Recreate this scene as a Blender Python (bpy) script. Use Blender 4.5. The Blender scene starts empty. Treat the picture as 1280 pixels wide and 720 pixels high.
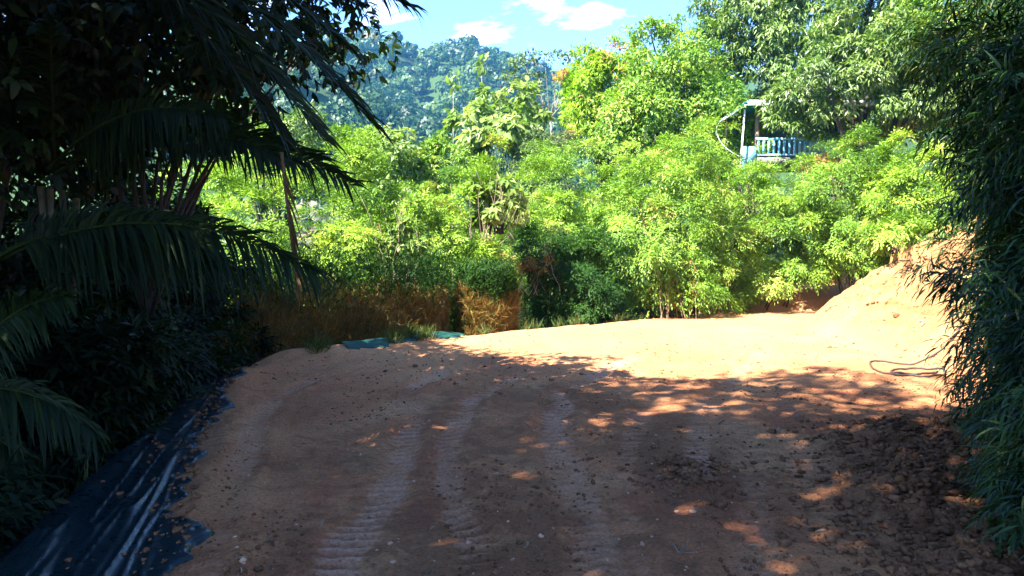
import bpy, math
import numpy as np

# ------------------------------------------------------------------ camera, world, sun, exposure
sc = bpy.context.scene
COL = sc.collection
F = 931.0                       # focal length in pixels of the 1280 px wide photograph
PITCH = math.atan(50.0 / F)     # horizon 50 px above the middle
CAM_H = 2.0
cam_d = bpy.data.cameras.new("camera")
cam_d.lens = 36.0 * F / 1280.0
cam_d.sensor_width = 36.0
cam_d.clip_start = 0.05
cam_d.clip_end = 4000.0
cam = bpy.data.objects.new("camera", cam_d)
COL.objects.link(cam)
cam.location = (0, 0, CAM_H)
cam.rotation_euler = (math.pi / 2 - PITCH, 0, 0)
sc.camera = cam

SUN_EL = math.radians(46.0)
TO_SUN = np.array([-0.74, -0.67])
TO_SUN /= np.linalg.norm(TO_SUN)
sun_d = bpy.data.lights.new("sun", 'SUN')
sun_d.energy = 4.1
sun_d.angle = math.radians(0.5)
sun_d.color = (1.0, 0.95, 0.85)
sun = bpy.data.objects.new("sun", sun_d)
COL.objects.link(sun)
from mathutils import Vector
sv = Vector((TO_SUN[0] * math.cos(SUN_EL), TO_SUN[1] * math.cos(SUN_EL), math.sin(SUN_EL)))
sun.rotation_euler = sv.to_track_quat('Z', 'Y').to_euler()
sun.location = (-20, -15, 40)

world = bpy.data.worlds.new("World")
sc.world = world
world.use_nodes = True
wn, wl = world.node_tree.nodes, world.node_tree.links
wn.clear()
w_out = wn.new('ShaderNodeOutputWorld')
w_bg = wn.new('ShaderNodeBackground')
w_bg.inputs['Strength'].default_value = 0.122
sky = wn.new('ShaderNodeTexSky')
sky.sky_type = 'NISHITA'
sky.sun_disc = False
sky.sun_elevation = SUN_EL
sky.sun_rotation = math.atan2(TO_SUN[0], TO_SUN[1])
sky.altitude = 3500
sky.air_density = 0.65
sky.dust_density = 0.0
sky.ozone_density = 7.0
def wmath(op, a, b=None, c=None, clamp=False):
    n = wn.new('ShaderNodeMath'); n.operation = op; n.use_clamp = clamp
    for i, v in enumerate((a, b, c)):
        if v is None: continue
        if isinstance(v, (int, float)): n.inputs[i].default_value = v
        else: wl.new(v, n.inputs[i])
    return n.outputs[0]
w_tc = wn.new('ShaderNodeTexCoord')
w_sep = wn.new('ShaderNodeSeparateXYZ')
wl.new(w_tc.outputs['Generated'], w_sep.inputs[0])
wy = wmath('MAXIMUM', w_sep.outputs['Y'], 0.05)
wu = wmath('DIVIDE', w_sep.outputs['X'], wy)
wv = wmath('DIVIDE', w_sep.outputs['Z'], wy)
w_cmb = wn.new('ShaderNodeCombineXYZ')
wl.new(wmath('MULTIPLY', wu, 9.0), w_cmb.inputs[0])
wl.new(wmath('MULTIPLY', wmath('ADD', wv, wmath('MULTIPLY', wu, -0.12)), 24.0), w_cmb.inputs[1])
w_noise = wn.new('ShaderNodeTexNoise')
w_noise.inputs['Scale'].default_value = 1.0
w_noise.inputs['Detail'].default_value = 7.0
w_noise.inputs['Roughness'].default_value = 0.6
w_noise.inputs['Distortion'].default_value = 0.25
wl.new(w_cmb.outputs[0], w_noise.inputs['Vector'])
tot = None
for (u0, v0, a, b, s) in ((0.10, 0.310, 0.085, 0.030, 1.0), (-0.025, 0.283, 0.055, 0.018, 0.75), (-0.15, 0.300, 0.06, 0.016, 0.8),
                          (0.285, 0.300, 0.03, 0.02, 0.9), (-0.36, 0.31, 0.12, 0.05, 0.9), (0.5, 0.45, 0.3, 0.05, 0.8), (-0.2, 0.5, 0.3, 0.05, 0.7)):
    du = wmath('POWER', wmath('ABSOLUTE', wmath('DIVIDE', wmath('SUBTRACT', wu, u0), a)), 2.0)
    dv = wmath('POWER', wmath('ABSOLUTE', wmath('DIVIDE', wmath('SUBTRACT', wv, v0), b)), 2.0)
    m = wmath('MULTIPLY', wmath('SUBTRACT', 1.0, wmath('ADD', du, dv), clamp=True), s)
    tot = m if tot is None else wmath('MAXIMUM', tot, m)
w_fac = wmath('MULTIPLY', wmath('SUBTRACT', wmath('ADD', wmath('MULTIPLY', tot, 0.36), wmath('MULTIPLY', w_noise.outputs['Fac'], 2.3)), 1.32), 1.6, clamp=True)
w_fac = wmath('MINIMUM', w_fac, 0.75)
w_mix = wn.new('ShaderNodeMix'); w_mix.data_type = 'RGBA'
wl.new(w_fac, w_mix.inputs['Factor'])
wl.new(sky.outputs[0], w_mix.inputs[6])
w_mix.inputs[7].default_value = (3.5, 3.55, 3.6, 1)
wl.new(w_mix.outputs[2], w_bg.inputs['Color'])
wl.new(w_bg.outputs[0], w_out.inputs['Surface'])

sc.view_settings.view_transform = 'Standard'
sc.view_settings.look = 'None'
sc.view_settings.gamma = 1.0
sc.view_settings.exposure = 3.15
sc.render.engine = 'CYCLES'
cy = sc.cycles
cy.max_bounces = 5
cy.diffuse_bounces = 3
cy.glossy_bounces = 2
cy.transmission_bounces = 3
cy.volume_bounces = 0
cy.use_denoising = True
cy.use_adaptive_sampling = True

# ------------------------------------------------------------------ helpers
def ray(px, py):
    u = (px - 640.0) / F; v = (360.0 - py) / F
    c, s = math.cos(PITCH), math.sin(PITCH)
    return np.array([u, c + v * s, -s + v * c])
def at(px, py, Y):
    d = ray(px, py); d = d * (Y / d[1])
    return np.array([d[0], d[1], d[2] + CAM_H])

def unit(a):
    return a / np.maximum(np.linalg.norm(a, axis=-1, keepdims=True), 1e-9)

def _hash(ix, iy, seed):
    h = (ix.astype(np.int64) * 374761393 + iy.astype(np.int64) * 668265263 + seed * 974634777) & 0x7fffffff
    h = ((h ^ (h >> 13)) * 1274126177) & 0x7fffffff
    h = (h ^ (h >> 16)) & 0xffff
    return h / 65535.0
def vnoise(x, y, seed=0):
    x = np.asarray(x, float); y = np.asarray(y, float)
    ix = np.floor(x); iy = np.floor(y); fx = x - ix; fy = y - iy
    fx = fx * fx * (3 - 2 * fx); fy = fy * fy * (3 - 2 * fy)
    a = _hash(ix, iy, seed); b = _hash(ix + 1, iy, seed); c = _hash(ix, iy + 1, seed); d = _hash(ix + 1, iy + 1, seed)
    return (a * (1 - fx) + b * fx) * (1 - fy) + (c * (1 - fx) + d * fx) * fy
def fbm(x, y, seed=0, oct=4):
    t = 0; amp = 0.5; f = 1.0
    for i in range(oct):
        t = t + amp * (vnoise(x * f, y * f, seed + i * 17) - 0.5) * 2; amp *= 0.5; f *= 2.03
    return t
def sstep(x, a, b):
    t = np.clip((x - a) / (b - a), 0, 1); return t * t * (3 - 2 * t)

def poly_dist(x, y, pts):
    """distance to an open polyline and the signed side (positive = left of its direction)"""
    best = np.full(np.shape(x), 1e9); side = np.zeros(np.shape(x)); along = np.zeros(np.shape(x)); acc = 0.0
    for (x0, y0), (x1, y1) in zip(pts[:-1], pts[1:]):
        dx, dy = x1 - x0, y1 - y0; L = math.hypot(dx, dy)
        t = np.clip(((x - x0) * dx + (y - y0) * dy) / (L * L), 0, 1)
        d = np.hypot(x - x0 - t * dx, y - y0 - t * dy)
        cr = dx * (y - y0) - dy * (x - x0)
        m = d < best
        best = np.where(m, d, best); side = np.where(m, np.sign(cr), side); along = np.where(m, acc + t * L, along); acc += L
    return best, side, along

class Geo:
    def __init__(s):
        s.V = []; s.T = []; s.A = []; s.n = 0
    def add(s, V, T, a=0.5):
        V = np.asarray(V, float).reshape(-1, 3); T = np.asarray(T, np.int64).reshape(-1, 3)
        s.V.append(V); s.T.append(T + s.n)
        s.A.append(np.full(len(V), a) if np.isscalar(a) else np.asarray(a, float)); s.n += len(V)
        return s
    def build(s, name, mat, parent=None, smooth=False, loc=(0, 0, 0)):
        V = np.concatenate(s.V) - np.asarray(loc, float); T = np.concatenate(s.T); A = np.concatenate(s.A)
        me = bpy.data.meshes.new(name)
        me.vertices.add(len(V)); me.vertices.foreach_set('co', V.astype(np.float32).ravel())
        me.loops.add(T.size); me.loops.foreach_set('vertex_index', T.astype(np.int32).ravel())
        me.polygons.add(len(T)); me.polygons.foreach_set('loop_start', np.arange(0, T.size, 3, dtype=np.int32))
        if smooth: me.polygons.foreach_set('use_smooth', np.ones(len(T), bool))
        at_ = me.attributes.new('var', 'FLOAT', 'POINT'); at_.data.foreach_set('value', A.astype(np.float32))
        me.update(calc_edges=True); me.validate()
        me.materials.append(mat)
        o = bpy.data.objects.new(name, me); COL.objects.link(o)
        if parent is not None: o.parent = parent
        return o

def tube(path, rad, sides=7, cap=True):
    path = np.asarray(path, float); n = len(path)
    rad = np.full(n, rad) if np.isscalar(rad) else np.asarray(rad, float)
    tan = unit(np.gradient(path, axis=0))
    ref = np.array([0, 0, 1.0]) if abs(tan[0, 2]) < 0.8 else np.array([1.0, 0, 0])
    V = []
    for i in range(n):
        a = np.cross(tan[i], ref); a /= max(np.linalg.norm(a), 1e-6); b = np.cross(a, tan[i]); ref = b
        ang = np.arange(sides) * 2 * math.pi / sides
        V.append(path[i] + rad[i] * (np.cos(ang)[:, None] * a + np.sin(ang)[:, None] * b))
    V = np.concatenate(V); T = []
    for i in range(n - 1):
        for j in range(sides):
            k = (j + 1) % sides
            p, q, r, s_ = i * sides + j, i * sides + k, (i + 1) * sides + k, (i + 1) * sides + j
            T += [(p, r, q), (p, s_, r)]
    if cap:
        V = np.concatenate([V, path[:1], path[-1:]]); c0, c1 = n * sides, n * sides + 1
        for j in range(sides):
            k = (j + 1) % sides
            T += [(c0, j, k), (c1, (n - 1) * sides + k, (n - 1) * sides + j)]
    return V, T

def box(c, size, rz=0.0, tilt=0.0):
    """box centred on c; tilt = rotation about its own Y axis"""
    s = np.array(size) / 2.0
    V = np.array([[x, y, z] for x in (-1, 1) for y in (-1, 1) for z in (-1, 1)], float) * s
    ct, st = math.cos(tilt), math.sin(tilt)
    V = np.stack([V[:, 0] * ct + V[:, 2] * st, V[:, 1], -V[:, 0] * st + V[:, 2] * ct], 1)
    cr, sr = math.cos(rz), math.sin(rz)
    V = np.stack([V[:, 0] * cr - V[:, 1] * sr, V[:, 0] * sr + V[:, 1] * cr, V[:, 2]], 1) + np.array(c)
    Q = [(0, 1, 3, 2), (4, 6, 7, 5), (0, 4, 5, 1), (2, 3, 7, 6), (0, 2, 6, 4), (1, 5, 7, 3)]
    T = []
    for a, b, c_, d in Q: T += [(a, b, c_), (a, c_, d)]
    return V, T

# leaf templates: (side, along, up)
LEAF_SMALL = (np.array([[0, 0, 0], [0.5, .42, .06], [0, 1, -.06], [-.5, .42, .06]]), np.array([[0, 1, 2], [0, 2, 3]]))
LEAF_BIG = (np.array([[0, 0, 0], [.5, .30, .05], [0, .32, 0], [-.5, .30, .05], [.36, .68, 0.0], [0, .68, -.05], [-.36, .68, 0.0], [0, 1, -.18]]),
            np.array([[0, 1, 2], [0, 2, 3], [1, 4, 5], [1, 5, 2], [2, 5, 6], [2, 6, 3], [4, 7, 5], [5, 7, 6]]))
LEAF_LONG = (np.array([[0, 0, 0], [.5, .25, .03], [0, .25, 0.0], [-.5, .25, .03], [.34, .62, -.05], [0, .62, -.08], [-.34, .62, -.05], [0, 1, -.25]]),
             LEAF_BIG[1])
def leaves(g, P, D, N, L, W, var, tmpl=LEAF_SMALL):
    D = unit(D); S = np.cross(D, N)
    bad = np.linalg.norm(S, axis=1) < 1e-3
    if bad.any(): S[bad] = np.cross(D[bad], np.array([0.3, 0.9, 0.1]))
    S = unit(S); U = np.cross(S, D)
    tp, tf = tmpl; m = len(tp); n = len(P)
    L = np.broadcast_to(L, n)[:, None, None]; W = np.broadcast_to(W, n)[:, None, None]
    V = P[:, None, :] + S[:, None, :] * W * tp[None, :, 0:1] + D[:, None, :] * L * tp[None, :, 1:2] + U[:, None, :] * L * tp[None, :, 2:3]
    T = tf[None] + (np.arange(n) * m)[:, None, None]
    g.add(V.reshape(-1, 3), T.reshape(-1, 3), np.repeat(np.broadcast_to(var, n), m))

def rand_dirs(rng, n):
    return unit(rng.normal(size=(n, 3)))

def crown_clumps(rng, center, radii, n, shell=0.5, zmin=-0.7, lob=0.3):
    """clump centres through an uneven ellipsoid; returns centres, outward directions"""
    ph = rng.uniform(0, 6.28, 6)
    out = []; dirs = []
    while len(out) < n:
        u = rand_dirs(rng, 1)[0]
        if u[2] < zmin: continue
        R = 1 + lob * (math.sin(2.3 * u[0] * 2 + ph[0]) * math.sin(3 * u[2] + ph[1]) + 0.6 * math.sin(5 * u[1] + ph[2]) * math.cos(4 * u[0] + ph[3]))
        r = R * (shell + (1 - shell) * rng.uniform(0, 1) ** 0.6)
        out.append(np.asarray(center) + u * r * np.asarray(radii)); dirs.append(u)
    return np.array(out), np.array(dirs)

def foliage(g, rng, centers, dirs, rc, per, L, W, droop=0.35, tmpl=LEAF_SMALL, spread=0.6, flat=0.75, jit=0.3, whorl=1):
    """leaves (in whorls of `whorl`) through clumps"""
    n = len(centers); rcs = rc * rng.uniform(0.6, 1.3, n)
    cv = rng.normal(0.5, 0.17, n)
    k = per
    C = np.repeat(centers, k, 0); Dn = np.repeat(dirs, k, 0); R = np.repeat(rcs, k)
    u = rand_dirs(rng, n * k); u = unit(u + 0.45 * Dn + np.array([0, 0, 0.25]))
    r = R * rng.uniform(0.25, 1.0, n * k) ** 0.5
    P = C + u * r[:, None] * np.array([1, 1, flat])
    o = unit(u * 0.7 + Dn * 0.5)
    v = np.repeat(cv, k) + rng.normal(0, 0.14, n * k)
    if whorl > 1:
        P = np.repeat(P, whorl, 0); o = np.repeat(o, whorl, 0); v = np.repeat(v, whorl) + rng.normal(0, 0.06, n * k * whorl)
    m = len(P)
    D = unit(o * (1 - spread) + rand_dirs(rng, m) * spread + np.array([0, 0, -droop]))
    N = unit(o * 0.7 + np.array([0, 0, 0.6]) + rng.normal(size=(m, 3)) * jit)
    s = rng.uniform(0.65, 1.25, m)
    leaves(g, P, D, N, L * s, W * s, np.clip(v, 0, 1), tmpl)

def sprays(g, rng, centers, dirs, rc, per, L, W, nl=5, twig=0.3, droop=0.3, tmpl=LEAF_SMALL, up=0.3, flat=0.8):
    """feathery twigs with leaflets on both sides"""
    n = len(centers); k = per
    cv = np.repeat(rng.normal(0.5, 0.2, n), k)
    C = np.repeat(centers, k, 0); Dn = np.repeat(dirs, k, 0); R = np.repeat(rc * rng.uniform(0.6, 1.3, n), k)
    u = unit(rand_dirs(rng, n * k) + 0.5 * Dn + np.array([0, 0, up]))
    P = C + u * (R * rng.uniform(0.2, 1.0, n * k) ** 0.5)[:, None] * np.array([1, 1, flat])
    tw = unit(0.5 * u + 0.4 * Dn + 0.6 * rand_dirs(rng, n * k) + np.array([0, 0, -0.15]))
    nn = unit(np.array([0, 0, 1.0]) + 0.5 * Dn + rng.normal(size=(n * k, 3)) * 0.3)
    sd = unit(np.cross(tw, nn)); tl = twig * rng.uniform(0.6, 1.2, n * k)
    v0 = cv + rng.normal(0, 0.12, n * k)
    for j in range(nl):
        f = (j + 0.5) / nl; sgn = 1 if j % 2 else -1
        if j == nl - 1: sgn = 0
        B = P + tw * (tl * f)[:, None] + np.array([0, 0, -droop]) * (tl * f * f)[:, None]
        D = unit(tw * 0.75 + sd * (0.75 * sgn) + np.array([0, 0, -droop]) + rng.normal(size=(n * k, 3)) * 0.18)
        s = rng.uniform(0.7, 1.2, n * k)
        leaves(g, B, D, nn + rng.normal(size=(n * k, 3)) * 0.2, L * s, W * s, np.clip(v0 + rng.normal(0, 0.06, n * k), 0, 1), tmpl)

def tag(o, label=None, cat=None, group=None, kind=None):
    if label: o['label'] = label
    if cat: o['category'] = cat
    if group: o['group'] = group
    if kind: o['kind'] = kind
    return o
def empty(name, loc):
    o = bpy.data.objects.new(name, None); o.location = loc; COL.objects.link(o)
    o.empty_display_size = 0.2
    return o
def part(g, name, mat, root, smooth=False):
    """build geometry given in world coordinates as a child of an empty"""
    return g.build(name, mat, root, smooth, loc=tuple(root.location))

# ------------------------------------------------------------------ materials
def new_mat(name):
    m = bpy.data.materials.new(name); m.use_nodes = True
    nt = m.node_tree; nt.nodes.clear()
    return m, nt.nodes, nt.links, nt.nodes.new('ShaderNodeOutputMaterial')
def ramp(nodes, stops):
    r = nodes.new('ShaderNodeValToRGB'); e = r.color_ramp.elements
    e[0].position, e[0].color = stops[0][0], (*stops[0][1], 1)
    e[1].position, e[1].color = stops[-1][0], (*stops[-1][1], 1)
    for p, c in stops[1:-1]:
        x = e.new(p); x.color = (*c, 1)
    return r
def leaf_mat(name, stops, trans=0.4, rough=0.5, spec=0.35, tint=(1.1, 1.25, 0.5)):
    m, n, l, out = new_mat(name)
    a = n.new('ShaderNodeAttribute'); a.attribute_name = 'var'
    r = ramp(n, stops); l.new(a.outputs['Fac'], r.inputs[0])
    b = n.new('ShaderNodeBsdfPrincipled'); b.inputs['Roughness'].default_value = rough
    b.inputs['Specular IOR Level'].default_value = spec
    l.new(r.outputs[0], b.inputs['Base Color'])
    t = n.new('ShaderNodeBsdfTranslucent')
    mu = n.new('ShaderNodeMix'); mu.data_type = 'RGBA'; mu.blend_type = 'MULTIPLY'; mu.inputs[0].default_value = 1
    l.new(r.outputs[0], mu.inputs[6]); mu.inputs[7].default_value = (*tint, 1)
    l.new(mu.outputs[2], t.inputs['Color'])
    mx = n.new('ShaderNodeMixShader'); mx.inputs[0].default_value = trans
    l.new(b.outputs[0], mx.inputs[1]); l.new(t.outputs[0], mx.inputs[2]); l.new(mx.outputs[0], out.inputs[0])
    return m
def plain_mat(name, col, rough=0.6, noise=0.25, scale=6.0, metallic=0.0, bump=0.0, spec=0.4):
    m, n, l, out = new_mat(name)
    b = n.new('ShaderNodeBsdfPrincipled'); b.inputs['Roughness'].default_value = rough; b.inputs['Metallic'].default_value = metallic
    b.inputs['Specular IOR Level'].default_value = spec
    tc = n.new('ShaderNodeNewGeometry'); t = n.new('ShaderNodeTexNoise'); t.inputs['Scale'].default_value = scale; t.inputs['Detail'].default_value = 5
    l.new(tc.outputs['Position'], t.inputs['Vector'])
    c = np.array(col)
    r = ramp(n, [(0.3, tuple(c * (1 - noise))), (0.7, tuple(np.minimum(c * (1 + noise), 0.95)))])
    l.new(t.outputs['Fac'], r.inputs[0]); l.new(r.outputs[0], b.inputs['Base Color'])
    if bump:
        bp = n.new('ShaderNodeBump'); bp.inputs['Strength'].default_value = bump; bp.inputs['Distance'].default_value = 0.02
        l.new(t.outputs['Fac'], bp.inputs['Height']); l.new(bp.outputs[0], b.inputs['Normal'])
    l.new(b.outputs[0], out.inputs[0])
    return m

M = {}
M['thicket'] = leaf_mat('thicket_leaf', [(0.0, (.035, .095, .010)), (0.5, (.165, .285, .022)), (0.97, (.34, .46, .05)), (1.0, (.34, .26, .10))], 0.30)
M['thicket_b'] = leaf_mat('thicket_leaf_green', [(0.0, (.030, .085, .012)), (0.5, (.145, .265, .026)), (0.97, (.33, .45, .06)), (1.0, (.33, .26, .10))], 0.28)
M['shade_green'] = leaf_mat('shrub_leaf_shaded', [(0.0, (.010, .035, .006)), (0.5, (.022, .065, .011)), (1.0, (.05, .11, .018))], 0.35, .6, .15)  # shade of the hollow painted in as a darker leaf colour
M['mango'] = leaf_mat('mango_leaf', [(0.0, (.04, .085, .018)), (0.5, (.10, .17, .032)), (1.0, (.19, .26, .06))], 0.3, 0.38, 0.5)
M['mango_new'] = leaf_mat('mango_leaf_new', [(0.0, (.09, .20, .008)), (0.62, (.21, .34, .014)), (0.86, (.25, .36, .02)), (0.93, (.32, .17, .06)), (1.0, (.38, .18, .09))], 0.45)
M['yellow'] = leaf_mat('yellow_green_leaf', [(0.0, (.045, .11, .012)), (0.5, (.135, .25, .022)), (0.93, (.27, .37, .04)), (1.0, (.36, .27, .09))], 0.32)
M['big'] = leaf_mat('broad_leaf', [(0.0, (.06, .12, .02)), (0.5, (.15, .23, .045)), (1.0, (.32, .36, .12))], 0.45)
M['grey'] = leaf_mat('grey_green_leaf', [(0.0, (.04, .075, .022)), (0.5, (.085, .13, .04)), (1.0, (.16, .21, .07))], 0.3)
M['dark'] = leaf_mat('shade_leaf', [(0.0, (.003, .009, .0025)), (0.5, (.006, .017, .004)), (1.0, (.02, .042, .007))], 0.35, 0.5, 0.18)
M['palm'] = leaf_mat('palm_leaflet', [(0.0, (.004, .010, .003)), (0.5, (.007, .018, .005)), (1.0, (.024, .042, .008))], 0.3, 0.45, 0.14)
M['palm_dry'] = leaf_mat('dry_palm_leaflet', [(0.0, (.05, .03, .012)), (1.0, (.14, .08, .03))], 0.25)
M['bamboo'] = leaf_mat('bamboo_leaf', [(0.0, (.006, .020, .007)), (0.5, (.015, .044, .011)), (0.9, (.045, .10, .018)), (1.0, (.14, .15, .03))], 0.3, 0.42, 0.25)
M['brown'] = leaf_mat('dry_brown_leaf', [(0.0, (.085, .052, .013)), (0.5, (.21, .132, .033)), (1.0, (.40, .28, .08))], 0.3, 0.7, 0.15, (1.2, 1.0, .7))
M['grass'] = leaf_mat('grass_blade', [(0.0, (.03, .06, .01)), (0.6, (.07, .12, .02)), (1.0, (.2, .17, .06))], 0.35)
M['litter'] = leaf_mat('dead_leaf', [(0.0, (.06, .035, .02)), (0.6, (.15, .09, .045)), (1.0, (.32, .24, .14))], 0.1, 0.8, 0.2, (1, 1, 1))
M['forest'] = leaf_mat('forest_leaf', [(0.0, (.006, .024, .006)), (0.5, (.020, .060, .011)), (0.92, (.065, .12, .02)), (1.0, (.2, .18, .13))], 0.25)
M['bark'] = plain_mat('bark', (.03, .025, .017), 0.9, 0.4, 9, bump=0.5)
M['bark_pale'] = plain_mat('pale_bark', (.17, .14, .10), 0.85, 0.3, 9, bump=0.4)
M['culm'] = plain_mat('bamboo_culm', (.16, .17, .05), 0.45, 0.3, 7)
M['palm_stem'] = plain_mat('palm_stem', (.06, .05, .018), 0.6, 0.35, 12, bump=0.3)
M['rachis'] = plain_mat('palm_rachis', (.10, .11, .03), 0.5, 0.3, 8)
M['white'] = plain_mat('white_paint', (.72, .72, .70), 0.5, 0.08, 5)
M['blue'] = plain_mat('light_blue_paint', (.20, .52, .74), 0.5, 0.12, 5)
M['bluewall'] = plain_mat('blue_wall_paint', (.10, .26, .38), 0.6, 0.15, 5)
M['teal'] = plain_mat('teal_roof_sheet', (.03, .26, .24), 0.4, 0.15, 5)
M['brownpost'] = plain_mat('timber_post', (.30, .18, .13), 0.7, 0.2, 8)
M['wood'] = plain_mat('dark_timber', (.10, .075, .06), 0.7, 0.2, 8)
M['concrete'] = plain_mat('concrete', (.12, .115, .10), 0.8, 0.2, 5)
M['cable'] = plain_mat('old_rubber', (.05, .035, .03), 0.6, 0.3, 20)
M['pvc'] = plain_mat('pvc', (.62, .64, .64), 0.4, 0.1, 8)
M['twig'] = plain_mat('dry_twig', (.22, .16, .11), 0.8, 0.3, 15)

# soil
def soil_mat():
    m, n, l, out = new_mat('soil')
    g = n.new('ShaderNodeNewGeometry')
    def tex(scale, detail=6, rough=0.6, stretch=None, dist=0.0):
        t = n.new('ShaderNodeTexNoise'); t.inputs['Scale'].default_value = scale; t.inputs['Detail'].default_value = detail
        t.inputs['Roughness'].default_value = rough; t.inputs['Distortion'].default_value = dist
        if stretch:
            mp = n.new('ShaderNodeMapping'); mp.inputs['Scale'].default_value = stretch
            l.new(g.outputs['Position'], mp.inputs[0]); l.new(mp.outputs[0], t.inputs['Vector'])
        else: l.new(g.outputs['Position'], t.inputs['Vector'])
        return t.outputs['Fac']
    def mixc(f, a, b, mode='MIX'):
        x = n.new('ShaderNodeMix'); x.data_type = 'RGBA'; x.blend_type = mode
        if isinstance(f, float): x.inputs[0].default_value = f
        else: l.new(f, x.inputs[0])
        for i, c in ((6, a), (7, b)):
            if isinstance(c, tuple): x.inputs[i].default_value = (*c, 1)
            else: l.new(c, x.inputs[i])
        return x.outputs[2]
    def attr(name):
        a = n.new('ShaderNodeAttribute'); a.attribute_name = name; return a.outputs['Fac']
    def mth(op, a, b, clamp=False):
        x = n.new('ShaderNodeMath'); x.operation = op; x.use_clamp = clamp
        for i, v in enumerate((a, b)):
            if isinstance(v, (int, float)): x.inputs[i].default_value = v
            else: l.new(v, x.inputs[i])
        return x.outputs[0]
    r1 = ramp(n, [(0.32, (.42, .155, .068)), (0.5, (.58, .235, .098)), (0.68, (.69, .33, .15))])
    l.new(tex(0.55, 5, 0.55, (1.0, 0.8, 1), 0.6), r1.inputs[0])
    c = r1.outputs[0]
    # reddish stains
    rr = ramp(n, [(0.54, (0, 0, 0)), (0.68, (1, 1, 1))]); l.new(tex(1.1, 4, 0.55, (1, 0.5, 1), 0.8), rr.inputs[0])
    c = mixc(mth('MULTIPLY', rr.outputs[0], 0.6), c, (.48, .135, .06))
    # dark damp soil (attribute) broken by noise
    nz = tex(3.2, 8, 0.68, (.8, 0.9, 1), 1.2)
    dk = ramp(n, [(0.44, (0, 0, 0)), (0.60, (1, 1, 1))])
    l.new(mth('ADD', mth('MULTIPLY', attr('damp'), 0.42), mth('MULTIPLY', nz, 0.66)), dk.inputs[0])
    c = mixc(mth('MULTIPLY', dk.outputs[0], 0.7), c, (.22, .092, .040))
    # pale packed tracks; the mask also carries painted groove shading between the lugs
    tr = ramp(n, [(0.34, (0, 0, 0)), (0.75, (1, 1, 1))])
    l.new(mth('ADD', mth('MULTIPLY', attr('track'), 0.62), mth('MULTIPLY', tex(7, 6, .7, (1, .6, 1)), 0.36)), tr.inputs[0])
    c = mixc(mth('MULTIPLY', tr.outputs[0], 0.7), c, (.70, .40, .26))
    # fine grain speckle
    sp = ramp(n, [(0.33, (.38, .34, .32)), (0.52, (1, 1, 1)), (0.72, (1.28, 1.24, 1.2))]); l.new(tex(34, 6, 0.75), sp.inputs[0])
    c = mixc(0.8, c, sp.outputs[0], 'MULTIPLY')
    c = mixc(mth('MULTIPLY', attr('pale'), mth('ADD', mth('MULTIPLY', tex(1.4, 6, .65), .5), .45)), c, (.48, .275, .13))  # lightens the soil where the sun falls, painted into the base colour
    bs = ramp(n, [(0.36, (.20, .095, .035)), (0.48, (.31, .165, .062)), (0.66, (.42, .25, .11))]); l.new(tex(1.7, 8, .7, (1.6, .5, 2.2), .8), bs.inputs[0])
    c = mixc(mth('MULTIPLY', attr('cut'), 0.85), c, bs.outputs[0])
    # far away: green forest floor
    c = mixc(attr('green'), c, (.025, .05, .012))
    b = n.new('ShaderNodeBsdfPrincipled'); b.inputs['Roughness'].default_value = 0.9; b.inputs['Specular IOR Level'].default_value = 0.15
    l.new(c, b.inputs['Base Color'])
    h = mth('ADD', mth('MULTIPLY', tex(22, 8, 0.72, (1, .8, 1)), 1.0), mth('MULTIPLY', tex(85, 4, 0.7), 0.3))
    bp = n.new('ShaderNodeBump'); bp.inputs['Strength'].default_value = 1.0; bp.inputs['Distance'].default_value = 0.06
    l.new(h, bp.inputs['Height']); l.new(bp.outputs[0], b.inputs['Normal'])
    l.new(b.outputs[0], out.inputs[0])
    return m
M['soil'] = soil_mat()
M['clod'] = plain_mat('clod_soil', (.17, .075, .035), 0.95, 0.5, 7, bump=0.6, spec=0.1)
M['stone'] = plain_mat('pale_stone', (.46, .25, .15), 0.9, 0.4, 9, bump=0.4, spec=0.2)
def sheet_mat(name, col, rough, bump):
    m, n, l, out = new_mat(name)
    g = n.new('ShaderNodeNewGeometry'); t = n.new('ShaderNodeTexNoise'); t.inputs['Scale'].default_value = 14; t.inputs['Detail'].default_value = 9; t.inputs['Roughness'].default_value = .7
    l.new(g.outputs['Position'], t.inputs['Vector'])
    r = ramp(n, [(0.35, col), (0.62, tuple(c * 1.3 for c in col)), (0.72, (.16, .09, .05))]); l.new(t.outputs['Fac'], r.inputs[0])
    b = n.new('ShaderNodeBsdfPrincipled'); b.inputs['Specular IOR Level'].default_value = .3; l.new(r.outputs[0], b.inputs['Base Color'])
    rr = ramp(n, [(0.4, (rough,) * 3), (0.7, (rough + .25,) * 3)]); l.new(t.outputs['Fac'], rr.inputs[0]); l.new(rr.outputs[0], b.inputs['Roughness'])
    bp = n.new('ShaderNodeBump'); bp.inputs['Strength'].default_value = bump; bp.inputs['Distance'].default_value = 0.008
    l.new(t.outputs['Fac'], bp.inputs['Height']); l.new(bp.outputs[0], b.inputs['Normal']); l.new(b.outputs[0], out.inputs[0])
    return m
M['tarp'] = sheet_mat('black_plastic', (.002, .010, .013), 0.26, 0.2)
M['greentarp'] = sheet_mat('green_plastic', (.008, .045, .034), 0.55, 0.6)

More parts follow.
